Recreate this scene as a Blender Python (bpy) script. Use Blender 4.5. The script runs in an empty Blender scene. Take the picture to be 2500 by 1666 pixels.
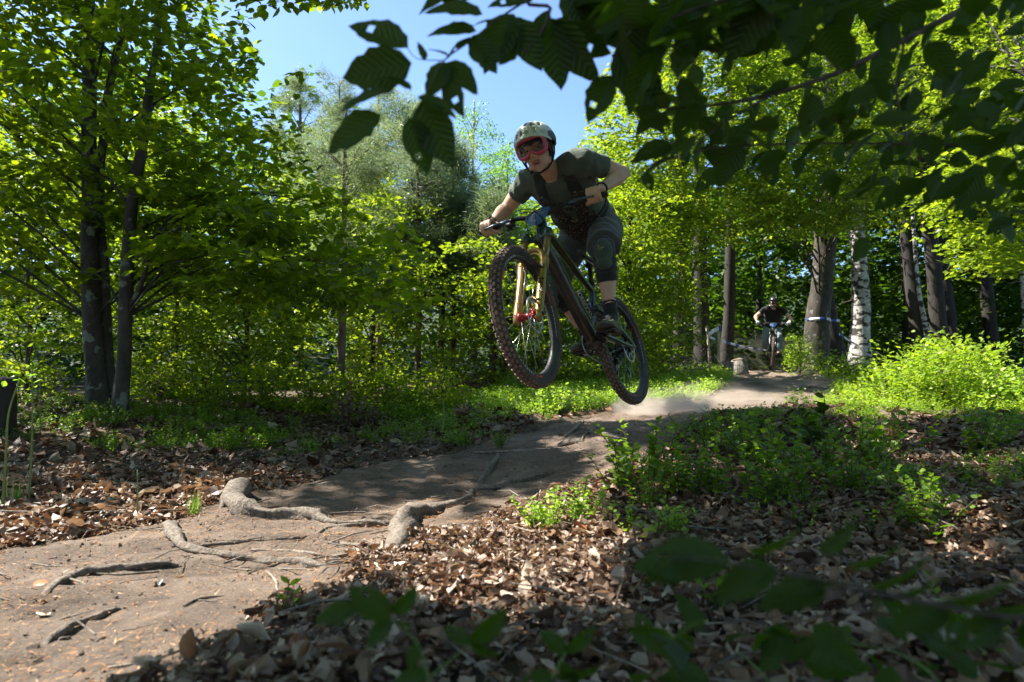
import bpy, math, numpy as np
from mathutils import Matrix, Vector, noise as mnoise

# ------------------------------------------------------------------ camera, sky, sun, exposure
SC = bpy.context.scene
COL = SC.collection
F, PITCH, CAMZ = 1667.0, math.radians(5.04), 0.5
cam_d = bpy.data.cameras.new('camera'); cam = bpy.data.objects.new('camera', cam_d); COL.objects.link(cam)
cam.location = (0, 0, CAMZ); cam.rotation_euler = (math.radians(90) + PITCH, 0, 0)
cam_d.sensor_width = 36; cam_d.lens = F / 2500 * 36; cam_d.clip_start = 0.03; cam_d.clip_end = 600
cam_d.dof.use_dof = True; cam_d.dof.focus_distance = 3.9; cam_d.dof.aperture_fstop = 4.2
SC.camera = cam
SUN = np.array([-0.66, 0.17, 0.80]); SUN /= np.linalg.norm(SUN)
world = bpy.data.worlds.new('World'); SC.world = world; world.use_nodes = True
wn = world.node_tree.nodes; wl = world.node_tree.links; wn.clear()
sky = wn.new('ShaderNodeTexSky'); sky.sky_type = 'NISHITA'; sky.sun_disc = False
sky.sun_elevation = math.asin(SUN[2]); sky.sun_rotation = math.atan2(SUN[0], SUN[1])
sky.altitude = 300; sky.air_density = 1.0; sky.dust_density = 1.0; sky.ozone_density = 6.0
bg = wn.new('ShaderNodeBackground'); bg.inputs['Strength'].default_value = 0.1
wo = wn.new('ShaderNodeOutputWorld')
wl.new(sky.outputs[0], bg.inputs[0]); wl.new(bg.outputs[0], wo.inputs[0])
sun_d = bpy.data.lights.new('sun', 'SUN'); sun = bpy.data.objects.new('sun', sun_d); COL.objects.link(sun)
sun_d.energy = 5.0; sun_d.angle = math.radians(0.5); sun_d.color = (1.0, 0.95, 0.86)
sun.rotation_euler = Vector(-SUN).to_track_quat('-Z', 'Y').to_euler()
SC.view_settings.view_transform = 'Standard'; SC.view_settings.look = 'None'
SC.view_settings.exposure = 1.75; SC.view_settings.gamma = 1.0; SC.view_settings.use_curve_mapping = False
SC.render.engine = 'CYCLES'
SC.cycles.max_bounces = 7; SC.cycles.diffuse_bounces = 4; SC.cycles.transmission_bounces = 5
SC.cycles.transparent_max_bounces = 8; SC.cycles.glossy_bounces = 3; SC.cycles.volume_bounces = 1
SC.cycles.use_denoising = True; SC.cycles.volume_step_rate = 2.0
SC.cycles.sample_clamp_indirect = 4.0

# ------------------------------------------------------------------ helpers
rng = np.random.default_rng(7)
A = lambda *v: np.array(v, float)
def nrm(v):
    v = np.asarray(v, float); return v / (np.linalg.norm(v) + 1e-12)
CF = A(0, math.cos(PITCH), math.sin(PITCH)); CU = A(0, -math.sin(PITCH), math.cos(PITCH)); CX = A(1, 0, 0)
K = 2500 / 2353.0
def P(U, V, d):                       # a point seen at (U, V) on a 2353 px wide picture, d metres away
    return A(0, 0, CAMZ) + d * (CF + CX * (U * K - 1250) / F + CU * (833 - V * K) / F)
def proj(p):
    q = np.asarray(p, float) - A(0, 0, CAMZ); d = q @ CF
    return (1250 + F * (q @ CX) / d) / K, (833 - F * (q @ CU) / d) / K, d
def tag(o, label=None, cat=None, group=None, kind=None):
    for k, v in (('label', label), ('category', cat), ('group', group), ('kind', kind)):
        if v: o[k] = v
    return o
def link(o, parent=None):
    COL.objects.link(o)
    if parent: o.parent = parent
    return o
def mesh_np(name, V, Fq, mats, parent=None, smooth=True, midx=None, loc=None):
    """V (n,3); Fq: (m,k) array or list of arrays of same-k faces"""
    V = np.asarray(V, np.float32)
    if not isinstance(Fq, list): Fq = [Fq]
    Fq = [np.asarray(f, np.int32) for f in Fq if len(f)]
    me = bpy.data.meshes.new(name)
    me.vertices.add(len(V)); 
    if loc is not None: V = V - np.asarray(loc, np.float32)
    me.vertices.foreach_set('co', V.ravel())
    tot = np.concatenate([np.full(len(f), f.shape[1], np.int32) for f in Fq])
    flat = np.concatenate([f.ravel() for f in Fq])
    me.loops.add(len(flat)); me.polygons.add(len(tot))
    me.loops.foreach_set('vertex_index', flat)
    me.polygons.foreach_set('loop_start', np.concatenate([[0], np.cumsum(tot)[:-1]]).astype(np.int32))
    if midx is not None: me.polygons.foreach_set('material_index', np.asarray(midx, np.int32))
    me.polygons.foreach_set('use_smooth', np.full(len(tot), smooth))
    for m in (mats if isinstance(mats, (list, tuple)) else [mats]): me.materials.append(m)
    me.update(); me.validate()
    o = bpy.data.objects.new(name, me)
    if loc is not None: o.location = [float(c) for c in loc]
    return link(o, parent)
def empty(name, loc=(0, 0, 0)):
    o = bpy.data.objects.new(name, None); o.location = [float(c) for c in loc]; o.empty_display_size = .1
    return link(o)
class MB:                             # collects pieces of one mesh
    def __init__(s): s.v = []; s.f = {3: [], 4: []}; s.n = 0
    def add(s, V, Fs):
        V = np.asarray(V, float)
        for f in (Fs if isinstance(Fs, list) else [Fs]):
            f = np.asarray(f, int)
            if len(f): s.f[f.shape[1]].append(f + s.n)
        s.v.append(V); s.n += len(V); return s
    def tube(s, pts, r, n=8, cap=True, flat=None, lump=0, seed=0):
        s.add(*tube(pts, r, n, cap, flat, lump, seed)); return s
    def box(s, c, ax, ay, az):        # half-axis vectors
        c, ax, ay, az = map(lambda q: np.asarray(q, float), (c, ax, ay, az))
        V = [c + i * ax + j * ay + k * az for i in (-1, 1) for j in (-1, 1) for k in (-1, 1)]
        s.add(V, np.array([[0, 1, 3, 2], [4, 6, 7, 5], [0, 4, 5, 1], [2, 3, 7, 6], [0, 2, 6, 4], [1, 5, 7, 3]])); return s
    def ell(s, c, r, R=None, n=16):
        th = np.linspace(0, 2 * np.pi, n, endpoint=False); ph = np.linspace(0, np.pi, n // 2 + 1)[1:-1]
        V = [(0, 0, 1)] + [(math.sin(p) * math.cos(t), math.sin(p) * math.sin(t), math.cos(p)) for p in ph for t in th] + [(0, 0, -1)]
        V = np.array(V) * np.asarray(r, float)
        if R is not None: V = V @ np.asarray(R, float).T
        m = len(ph); q = []; t3 = []
        for i in range(m - 1):
            for j in range(n): q.append((1 + i * n + j, 1 + (i + 1) * n + j, 1 + (i + 1) * n + (j + 1) % n, 1 + i * n + (j + 1) % n))
        for j in range(n):
            t3.append((0, 1 + j, 1 + (j + 1) % n)); t3.append((len(V) - 1, 1 + (m - 1) * n + (j + 1) % n, 1 + (m - 1) * n + j))
        s.add(V + np.asarray(c, float), [np.array(q), np.array(t3)]); return s
    def cat(s, o, X=None):
        for v, in zip(o.v): pass
        V = np.concatenate(o.v); s.add(V if X is None else X(V), [np.concatenate(o.f[k]) for k in (3, 4) if o.f[k]]); return s
    def build(s, name, mat, parent=None, smooth=True, loc=None, X=None):
        V = np.concatenate(s.v)
        if X is not None: V = X(V)
        return mesh_np(name, V, [np.concatenate(s.f[k]) for k in (3, 4) if s.f[k]], mat, parent, smooth, loc=loc)
def frames(pts):
    pts = np.asarray(pts, float); T = np.gradient(pts, axis=0); T /= np.linalg.norm(T, axis=1)[:, None] + 1e-9
    a = A(0, 0, 1) if abs(T[0][2]) < .9 else A(1, 0, 0); N = []
    n = nrm(np.cross(np.cross(T[0], a), T[0]))
    for t in T:
        n = n - t * (n @ t); n = nrm(n); N.append(n)
    N = np.array(N); return T, N, np.cross(T, N)
def tube(pts, r, n=8, cap=True, flat=None, lump=0, seed=0):
    pts = np.asarray(pts, float); m = len(pts); r = np.broadcast_to(np.asarray(r, float), (m,))
    T, N, B = frames(pts); th = np.linspace(0, 2 * np.pi, n, endpoint=False)
    rr = np.broadcast_to(r[:, None], (m, n)).copy()
    if lump:
        g = np.random.default_rng(seed); w = g.normal(size=(m, n)); w = (w + np.roll(w, 1, 1) + np.roll(w, -1, 1)) / 1.7
        w[1:-1] = (w[:-2] + w[1:-1] + w[2:]) / 1.7; rr *= 1 + lump * w
    fa = 1 if flat is None else flat
    V = pts[:, None] + rr[..., None] * (np.cos(th)[None, :, None] * N[:, None] * fa + np.sin(th)[None, :, None] * B[:, None])
    V = V.reshape(-1, 3); i = np.arange(m - 1)[:, None] * n; j = np.arange(n)[None]
    q = np.stack([i + j, i + (j + 1) % n, i + n + (j + 1) % n, i + n + j], -1).reshape(-1, 4)
    if not cap: return V, q
    V = np.vstack([V, pts[0] - T[0] * r[0] * .3, pts[-1] + T[-1] * r[-1] * .3]); c0, c1 = m * n, m * n + 1; jj = np.arange(n)
    t0 = np.stack([np.full(n, c0), (jj + 1) % n, jj], 1); t1 = np.stack([np.full(n, c1), (m - 1) * n + jj, (m - 1) * n + (jj + 1) % n], 1)
    return V, [q, np.vstack([t0, t1])]
def smooth_path(pts, k=6):            # Catmull-Rom through the rows of pts (any width)
    p = np.asarray(pts, float); p = np.vstack([2 * p[0] - p[1], p, 2 * p[-1] - p[-2]]); o = []
    for i in range(1, len(p) - 2):
        t = np.linspace(0, 1, k, endpoint=False)[:, None]
        o.append(.5 * ((2 * p[i]) + (-p[i - 1] + p[i + 1]) * t + (2 * p[i - 1] - 5 * p[i] + 4 * p[i + 1] - p[i + 2]) * t * t + (-p[i - 1] + 3 * p[i] - 3 * p[i + 1] + p[i + 2]) * t ** 3))
    return np.vstack(o + [p[-2][None]])
def hash2(i, j, s=0):
    h = (i.astype(np.int64) * 374761393 + j.astype(np.int64) * 668265263 + s * 974634777) & 0x7fffffff
    h = ((h ^ (h >> 13)) * 1274126177) & 0x7fffffff; return ((h ^ (h >> 16)) & 0xffff) / 65535.0
def vnoise(x, y, s=0):
    i = np.floor(x); j = np.floor(y); fx = x - i; fy = y - j; fx = fx * fx * (3 - 2 * fx); fy = fy * fy * (3 - 2 * fy)
    i = i.astype(np.int64); j = j.astype(np.int64)
    return ((hash2(i, j, s) * (1 - fx) + hash2(i + 1, j, s) * fx) * (1 - fy) + (hash2(i, j + 1, s) * (1 - fx) + hash2(i + 1, j + 1, s) * fx) * fy) * 2 - 1
def fbm(x, y, s=0, o=4):
    r = 0; a = 1
    for k in range(o): r = r + a * vnoise(x, y, s + k); x = x * 2.03 + 7; y = y * 2.03 + 3; a *= .5
    return r

# ------------------------------------------------------------------ materials
def mat(name, build):
    m = bpy.data.materials.new(name); m.use_nodes = True; nt = m.node_tree; nt.nodes.clear()
    out = nt.nodes.new('ShaderNodeOutputMaterial')
    class N:
        def __call__(s, t, **kw):
            n = nt.nodes.new('ShaderNode' + t)
            for k, v in kw.items():
                if k in n.inputs: s.set(n, k, v)
                else: setattr(n, k, v)
            return n
        def set(s, n, k, v):
            if isinstance(v, bpy.types.NodeSocket): nt.links.new(v, n.inputs[k])
            else: n.inputs[k].default_value = v
    N = N(); N.nt = nt
    r = build(N)
    nt.links.new(r, out.inputs['Surface']); return m
def rgba(c): return (c[0], c[1], c[2], 1)
def ramp(N, fac, stops):
    r = N('ValToRGB'); N.set(r, 'Fac', fac); e = r.color_ramp.elements
    while len(e) < len(stops): e.new(.5)
    for k, (p, c) in enumerate(stops): e[k].position = p; e[k].color = rgba(c)
    return r.outputs['Color']
def noise_tex(N, scale, detail=4, rough=.55, co='Object', out='Fac', stretch=None):
    tc = N('TexCoord').outputs[co]
    if stretch:
        mp = N('Mapping', Vector=tc); mp.inputs['Scale'].default_value = stretch; tc = mp.outputs[0]
    n = N('TexNoise', Vector=tc, Scale=scale, Detail=detail, Roughness=rough); return n.outputs[out]
def bump(N, h, strength=.4, dist=.01):
    b = N('Bump', Strength=strength, Distance=dist, Height=h); return b.outputs[0]
def mixc(N, f, a, b):
    m = N('MixRGB'); N.set(m, 'Fac', f)
    for k, v in (('Color1', a), ('Color2', b)): N.set(m, k, v if isinstance(v, bpy.types.NodeSocket) else rgba(v))
    return m.outputs[0]
def plain(name, c1, c2=None, rough=.6, scale=20, metal=0, bmp=.2, bd=.003, spec=.5, stretch=None, coat=0):
    c2 = c2 or tuple(x * .7 for x in c1)
    def b(N):
        f = noise_tex(N, scale, stretch=stretch); c = ramp(N, f, [(.35, c1), (.65, c2)])
        p = N('BsdfPrincipled', Roughness=rough, Metallic=metal); N.set(p, 'Base Color', c); N.set(p, 'Specular IOR Level', spec)
        N.set(p, 'Coat Weight', coat)
        if bmp: N.set(p, 'Normal', bump(N, f, bmp, bd))
        return p.outputs[0]
    return mat(name, b)
def leafmat(name, ca, cb, cc, tr=.5, gloss=.35, rough=.42, tg=(1.9, 1.9, .7)):
    def b(N):
        ri = N('NewGeometry').outputs['Random Per Island']
        c = ramp(N, ri, [(0, ca), (.6, cb), (1, cc)])
        p = N('BsdfPrincipled', Roughness=rough); N.set(p, 'Base Color', c); N.set(p, 'Specular IOR Level', gloss)
        t = N('BsdfTranslucent'); mul = N('MixRGB', blend_type='MULTIPLY', Fac=1.0); N.set(mul, 'Color1', c); N.set(mul, 'Color2', rgba(tg)); mul.inputs['Color2'].default_value = rgba(tg)
        N.set(t, 'Color', mul.outputs[0])
        m = N('MixShader', Fac=tr); N.nt.links.new(p.outputs[0], m.inputs[1]); N.nt.links.new(t.outputs[0], m.inputs[2])
        return m.outputs[0]
    return mat(name, b)
M = {}
M['beech'] = leafmat('beech_leaf', (.065, .108, .011), (.115, .172, .014), (.19, .25, .02), tr=.62, tg=(2.35, 2.2, .5))
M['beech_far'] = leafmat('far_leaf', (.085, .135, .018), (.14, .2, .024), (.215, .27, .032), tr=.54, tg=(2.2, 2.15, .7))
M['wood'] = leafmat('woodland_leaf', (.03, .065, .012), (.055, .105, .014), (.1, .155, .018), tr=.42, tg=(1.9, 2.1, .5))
M['birchleaf'] = leafmat('birch_leaf', (.10, .22, .05), (.14, .27, .06), (.19, .31, .08), tr=.45)
M['near'] = leafmat('near_leaf', (.025, .045, .008), (.034, .062, .009), (.1, .165, .014), tr=.33, gloss=.15, tg=(2.4, 3.0, .5))  # dark base colour stands for shade, bright end for leaves in sun
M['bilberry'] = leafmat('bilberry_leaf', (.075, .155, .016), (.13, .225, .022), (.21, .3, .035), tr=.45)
M['shrub'] = leafmat('shrub_leaf', (.15, .25, .025), (.21, .31, .035), (.29, .36, .06), tr=.45)
M['fern'] = leafmat('fern_leaf', (.12, .26, .03), (.18, .33, .04), (.23, .37, .05), tr=.5)
M['grass'] = leafmat('grass_blade', (.08, .18, .03), (.13, .25, .05), (.22, .3, .09), tr=.4)
M['needle'] = leafmat('pine_needle', (.1, .15, .09), (.16, .21, .12), (.24, .28, .16), tr=.4, tg=(1.6, 1.6, 1.1))
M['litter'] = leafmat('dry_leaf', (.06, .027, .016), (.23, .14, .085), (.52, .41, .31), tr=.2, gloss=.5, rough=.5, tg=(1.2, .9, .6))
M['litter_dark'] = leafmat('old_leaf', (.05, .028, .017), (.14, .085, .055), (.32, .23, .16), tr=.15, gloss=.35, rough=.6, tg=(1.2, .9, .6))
M['spruce_needle'] = leafmat('fallen_needle', (.22, .09, .035), (.34, .17, .07), (.45, .28, .15), tr=0, gloss=.2)
def bark(name, c1, c2, scale=14, st=(1, 1, .25), spots=None, bmp=.8):
    def b(N):
        f = noise_tex(N, scale, 8, .65, stretch=st); c = ramp(N, f, [(.35, c1), (.62, c2)])
        if spots:
            g = noise_tex(N, spots[0], 3, .6, stretch=spots[3]); g = ramp(N, g, [(spots[1], (0, 0, 0)), (spots[1] + .05, (1, 1, 1))])
            c = mixc(N, g, c, spots[2])
        p = N('BsdfPrincipled', Roughness=.85); N.set(p, 'Base Color', c); N.set(p, 'Normal', bump(N, f, bmp, .02)); return p.outputs[0]
    return mat(name, b)
M['bark'] = bark('beech_bark', (.024, .02, .014), (.068, .057, .043), 9, (1, 1, .5), (7, .6, (.16, .17, .14), (1, 1, 1)))
M['bark_dark'] = bark('spruce_bark', (.015, .012, .01), (.036, .03, .024), 14, (1, 1, .3))
M['bark_pine'] = bark('pine_bark', (.07, .05, .04), (.17, .12, .095), 14, (1, 1, .5))
M['bark_birch'] = bark('birch_bark', (.3, .28, .25), (.6, .57, .53), 20, (1, 1, 1), (5, .485, (.04, .035, .03), (1, 1, 2.2)), .5)
M['twig'] = bark('twig_bark', (.05, .035, .025), (.12, .09, .065), 30, (1, 1, 1))
M['drytwig'] = bark('dry_stick', (.12, .095, .075), (.3, .25, .2), 40, (1, 1, .4))
M['root'] = bark('root_bark', (.09, .068, .052), (.26, .215, .172), 60, (1, 1, 1), (16, .6, (.17, .12, .09), (1, 1, 1)), .9)
M['stump'] = bark('stump_wood', (.07, .06, .05), (.25, .22, .19), 12, (3, 3, .3))
M['cutwood'] = plain('cut_wood', (.2, .16, .12), (.13, .1, .075), .8, 25)
def ground_b(N):
    f = noise_tex(N, 9, 8, .7); g = noise_tex(N, 1.3, 3, .5)
    c = ramp(N, f, [(.3, (.03, .018, .011)), (.5, (.08, .05, .03)), (.7, (.15, .1, .065))])
    gm = ramp(N, g, [(.5, (0, 0, 0)), (.6, (1, 1, 1))]); c = mixc(N, gm, c, mixc(N, f, (.035, .05, .015), (.09, .07, .04))); se = N('SeparateXYZ'); N.set(se, 'Vector', N('NewGeometry').outputs['Position']); mr = N('MapRange'); N.set(mr, 'Value', se.outputs['Y']); mr.inputs['From Min'].default_value = 16; mr.inputs['From Max'].default_value = 20; c = mixc(N, mr.outputs[0], c, mixc(N, f, (.012, .025, .006), (.035, .06, .012)))  # far floor green as moss, and darkened in place of missing forest shade
    p = N('BsdfPrincipled', Roughness=.95); N.set(p, 'Base Color', c)
    N.set(p, 'Normal', bump(N, noise_tex(N, 60, 6, .7), .9, .02)); return p.outputs[0]
M['ground'] = mat('forest_floor', ground_b)
def path_b(N):
    f = noise_tex(N, 3.2, 6, .6); h = noise_tex(N, 55, 8, .75); s = noise_tex(N, 140, 2, .6)
    c = ramp(N, f, [(.3, (.065, .046, .034)), (.55, (.165, .122, .093)), (.75, (.27, .212, .166))])
    c = mixc(N, ramp(N, s, [(.6, (0, 0, 0)), (.68, (1, 1, 1))]), c, (.36, .22, .12))
    c = mixc(N, ramp(N, h, [(.3, (.8, .8, .8)), (.42, (0, 0, 0))]), c, (.07, .045, .035))
    p = N('BsdfPrincipled', Roughness=.95); N.set(p, 'Base Color', c)
    b1 = bump(N, h, .85, .022); b2 = N('Bump', Strength=.6, Distance=.05, Height=f); N.set(b2, 'Normal', b1)
    N.set(p, 'Normal', b2.outputs[0]); return p.outputs[0]
M['path'] = mat('trail_dirt', path_b)

# ------------------------------------------------------------------ terrain
CTRL = np.array([(-1, 1.2, 0), (-2.2, .2, 0), (-.46, 2.6, 0), (-1.29, 3.15, .04), (.3, 4.5, .19), (1.15, 5.7, .355), (-.2, 3.6, .07),
    (1.5, 4.15, .375), (3.2, 4.5, .34), (.86, 2.0, .10), (.1, 1.7, .06), (.1, .9, .09), (.8, .9, .10), (2.4, 1.6, .16), (2.2, 3, .26), (1.0, 3.1, .2),
    (3.3, 8.3, .52), (5.3, 14, 1.05), (5.9, 17, 1.28), (-2.0, 2.9, 0), (-3.1, 5.2, .2), (-3.9, 6.5, .42), (-2.6, 4.0, .08), (-6, 7, .5), (-4.5, 4, .12),
    (-1.6, 6, .2), (-1, 8, .35), (.6, 10, .63), (3.1, 13, 1.0), (4.1, 7, .37), (7, 10, .6), (-4, 10, .5), (9, 6, .45), (-5, 15, .8), (0, 16, 1.1), (10, 16, 1.2),
    (0, 28, 2.2), (12, 28, 2.4), (-14, 28, 2.0), (30, 30, 2.6), (0, 60, 9), (30, 60, 9), (-30, 60, 9), (0, 120, 22), (80, 120, 22), (-80, 120, 22), (80, 10, 3), (-80, 10, 3), (-80, -20, .2), (80, -20, .3), (0, -20, .1), (-3, -4, 0), (4, -4, .1)])
def _tps(r2): return np.where(r2 > 1e-9, r2 * np.log(r2 + 1e-9) * .5, 0)
_C = CTRL[:, :2]; _n = len(_C); _r2 = ((_C[:, None] - _C[None]) ** 2).sum(-1)
_Km = np.zeros((_n + 3, _n + 3)); _Km[:_n, :_n] = _tps(_r2) + np.eye(_n) * .15; _Km[:_n, _n] = 1; _Km[:_n, _n + 1:] = _C; _Km[_n:, :_n] = _Km[:_n, _n:].T
_W = np.linalg.solve(_Km, np.concatenate([CTRL[:, 2], np.zeros(3)]))
TRAIL = smooth_path([(-3.4, -1.2, 1.1), (-2.3, .2, 1.0), (-1.4, 1.5, .82), (-.98, 2.5, .66), (-.52, 3.3, .78), (.25, 4.3, .72), (.98, 5.5, .68), (2.1, 7, .62), (3.25, 8.5, .66), (4.5, 11.5, .75), (5.5, 14.5, .75), (6.2, 19, .7), (6.5, 26, .7)], 8)
def trail_d(x, y):                    # >0 inside the trail
    x = np.asarray(x, float); y = np.asarray(y, float); best = np.full(x.shape, -9.)
    for a, b in zip(TRAIL[:-1], TRAIL[1:]):
        dx, dy = b[0] - a[0], b[1] - a[1]; t = np.clip(((x - a[0]) * dx + (y - a[1]) * dy) / (dx * dx + dy * dy), 0, 1)
        d = np.hypot(x - a[0] - t * dx, y - a[1] - t * dy); best = np.maximum(best, a[2] + t * (b[2] - a[2]) - d)
    return best + .1 * vnoise(x * 2.5, y * 2.5, 5) + .05 * vnoise(x * 8, y * 8, 6)
def H(x, y, detail=True):
    x = np.asarray(x, float); y = np.asarray(y, float); z = _W[_n] + _W[_n + 1] * x + _W[_n + 2] * y
    for k in range(_n): z = z + _W[k] * _tps((x - _C[k, 0]) ** 2 + (y - _C[k, 1]) ** 2)
    if detail:
        td = np.clip(trail_d(x, y), -.3, .3)
        amp = np.where(td > 0, .018, .035); z = z + amp * fbm(x * 1.6, y * 1.6, 11) + .012 * vnoise(x * 9, y * 9, 3) - .02 * np.clip(td, -.1, .1) * 5
    return z
_T = np.geomspace(.3, 60, 420)
def ground_hit(U, V):
    o = A(0, 0, CAMZ); r = P(U, V, 1) - o; q = o + r * _T[:, None]; dz = q[:, 2] - H(q[:, 0], q[:, 1]); k = np.argmax(dz < 0)
    if dz[k] >= 0: q = o + r * 15; return A(q[0], q[1], float(H(q[0], q[1]))), 15
    f = dz[k - 1] / (dz[k - 1] - dz[k]); t = _T[k - 1] + f * (_T[k] - _T[k - 1]); q = o + r * t
    return A(q[0], q[1], float(H(q[0], q[1]))), t
def axis_grid(lo, c, hi, a, n):
    b0, b1 = math.asinh((c - lo) / a), math.asinh((hi - c) / a); return c + a * np.sinh(np.linspace(-b0, b1, n))
gx, gy = axis_grid(-150, 0, 150, 2.0, 300), axis_grid(-30, 2.5, 300, 2.0, 300)
GX, GY = np.meshgrid(gx, gy); GZ = H(GX, GY); TD = trail_d(GX, GY)
def grid_faces(ny, nx):
    i = np.arange(ny - 1)[:, None] * nx + np.arange(nx - 1)[None]; return np.stack([i, i + 1, i + nx + 1, i + nx], -1).reshape(-1, 4)
GF = grid_faces(len(gy), len(gx))
g = mesh_np('ground', np.stack([GX, GY, GZ], -1).reshape(-1, 3), GF, M['ground']); tag(g, kind='structure')
PZ = GZ + np.clip(TD * .35, -.05, .014)
px, py = np.linspace(-4.5, 8, 440), axis_grid(-1.2, 1.8, 20, 3.0, 360)
PX, PY = np.meshgrid(px, py); PT = trail_d(PX, PY); PZ = H(PX, PY) + np.clip(PT * .35, -.05, .014) + .006 * vnoise(PX * 26, PY * 26, 9) + .004 * vnoise(PX * 60, PY * 60, 10) + .01 * np.abs(vnoise(PX * 7, PY * 7, 12))
pf = grid_faces(len(py), len(px)); keep = (PT.ravel()[pf] > -.12).any(1)
pv = np.stack([PX, PY, PZ], -1).reshape(-1, 3); used = np.unique(pf[keep]); rm = np.zeros(len(pv), int); rm[used] = np.arange(len(used))
pth = mesh_np('path', pv[used], rm[pf[keep]], M['path']); tag(pth, kind='structure')

# ------------------------------------------------------------------ scatter: many small faces as one mesh
LEAF6 = (np.array([(0, 0, 0), (-.26, .3, .06), (-.27, .62, .07), (0, 1, -.02), (.27, .62, .07), (.26, .3, .06)], float), np.array([(0, 1, 2, 3), (0, 3, 4, 5)]))
LEAF4 = (np.array([(0, 0, 0), (-.32, .48, .04), (0, 1, 0), (.32, .48, .04)], float), np.array([(0, 1, 2, 3)]))
BLADE = (np.array([(-.03, 0, 0), (.03, 0, 0), (.022, .5, .03), (-.022, .5, .03), (0, 1, .12)], float), None)
NEEDLE = (np.array([(-.05, 0, 0), (.05, 0, 0), (0, 1, 0)], float), np.array([(0, 1, 2)]))
def rots(dirs, nor):                  # leaf frames: y along dirs, z about nor
    y = dirs / (np.linalg.norm(dirs, axis=1)[:, None] + 1e-9); x = np.cross(y, nor); x /= np.linalg.norm(x, axis=1)[:, None] + 1e-9
    return np.stack([x, y, np.cross(x, y)], -1)
def batch(tmpl, pos, R, s):
    V, Fc = tmpl; n, k = len(pos), V.shape[-2]; s = np.broadcast_to(s, (n,))
    if V.ndim == 2: W = np.einsum('nij,kj->nki', R, V)
    else: W = np.einsum('nij,nkj->nki', R, V)
    W = W * s[:, None, None] + pos[:, None]
    return W.reshape(-1, 3), (Fc[None] + (np.arange(n) * k)[:, None, None]).reshape(-1, Fc.shape[1])
def rdir(n, g): 
    v = g.normal(size=(n, 3)); return v / np.linalg.norm(v, axis=1)[:, None]
def sprays(C, n, L, W, ls, g, droop=.25, tilt=.35, az=None, thick=.03):
    """flat beech sprays: centres C (m,3), n leaves each -> pos, R, size"""
    m = len(C); az = g.uniform(0, 2 * np.pi, m) if az is None else az
    L = np.broadcast_to(L, (m,)) * g.uniform(.6, 1.3, m); s = g.uniform(-.5, .5, (m, n)); w = g.uniform(-.5, .5, (m, n)) * (1 - .9 * np.abs(s)) 
    a = np.stack([np.cos(az), np.sin(az), -droop * g.uniform(-.4, 1.6, m)], 1); b = np.stack([-np.sin(az), np.cos(az), g.normal(0, .25, m)], 1)
    pos = C[:, None] + s[..., None] * L[:, None, None] * a[:, None] + (w * W * 2)[..., None] * b[:, None]
    pos = pos + g.normal(0, thick, (m, n, 3)) * A(.6, .6, 1); pos[..., 2] -= .25 * (s ** 2) * L[:, None]
    d = a[:, None] * .7 + b[:, None] * np.sign(w)[..., None] * g.uniform(.4, 1.2, (m, n))[..., None] + g.normal(0, .3, (m, n, 3))
    d = d.reshape(-1, 3); d[:, 2] -= .15
    nor = A(0, 0, 1) + g.normal(0, tilt, (m * n, 3))
    return pos.reshape(-1, 3), rots(d, nor), ls * g.uniform(.65, 1.25, m * n)
def in_poly(U, V, poly):
    U, V = np.asarray(U), np.asarray(V); r = np.zeros(U.shape, bool); j = len(poly) - 1
    for i in range(len(poly)):
        (xi, yi), (xj, yj) = poly[i], poly[j]
        r ^= ((yi > V) != (yj > V)) & (U < (xj - xi) * (V - yi) / (yj - yi + 1e-9) + xi); j = i
    return r
def projv(Pn):
    q = Pn - A(0, 0, CAMZ); d = np.maximum(q @ CF, 1e-3); return (1250 + F * q[:, 0] / d) / K, (833 - F * (q @ CU) / d) / K, q @ CF
# the gap in the canopy over the clearing: nothing grows into it
SKY = [(545, 60), (600, 120), (575, 225), (640, 190), (700, 150), (790, 190), (880, 190), (1000, 300), (1080, 235), (1140, 330), (1180, 380), (1300, 360), (1352, 310), (1345, 240), (1375, 170), (1400, 60), (1410, -400), (860, -400), (850, 10), (620, 20)]
def clear_sky(pos, extra=0): 
    U, V, d = projv(pos); return ~(in_poly(U, V, SKY) & (d > 0))
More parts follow.
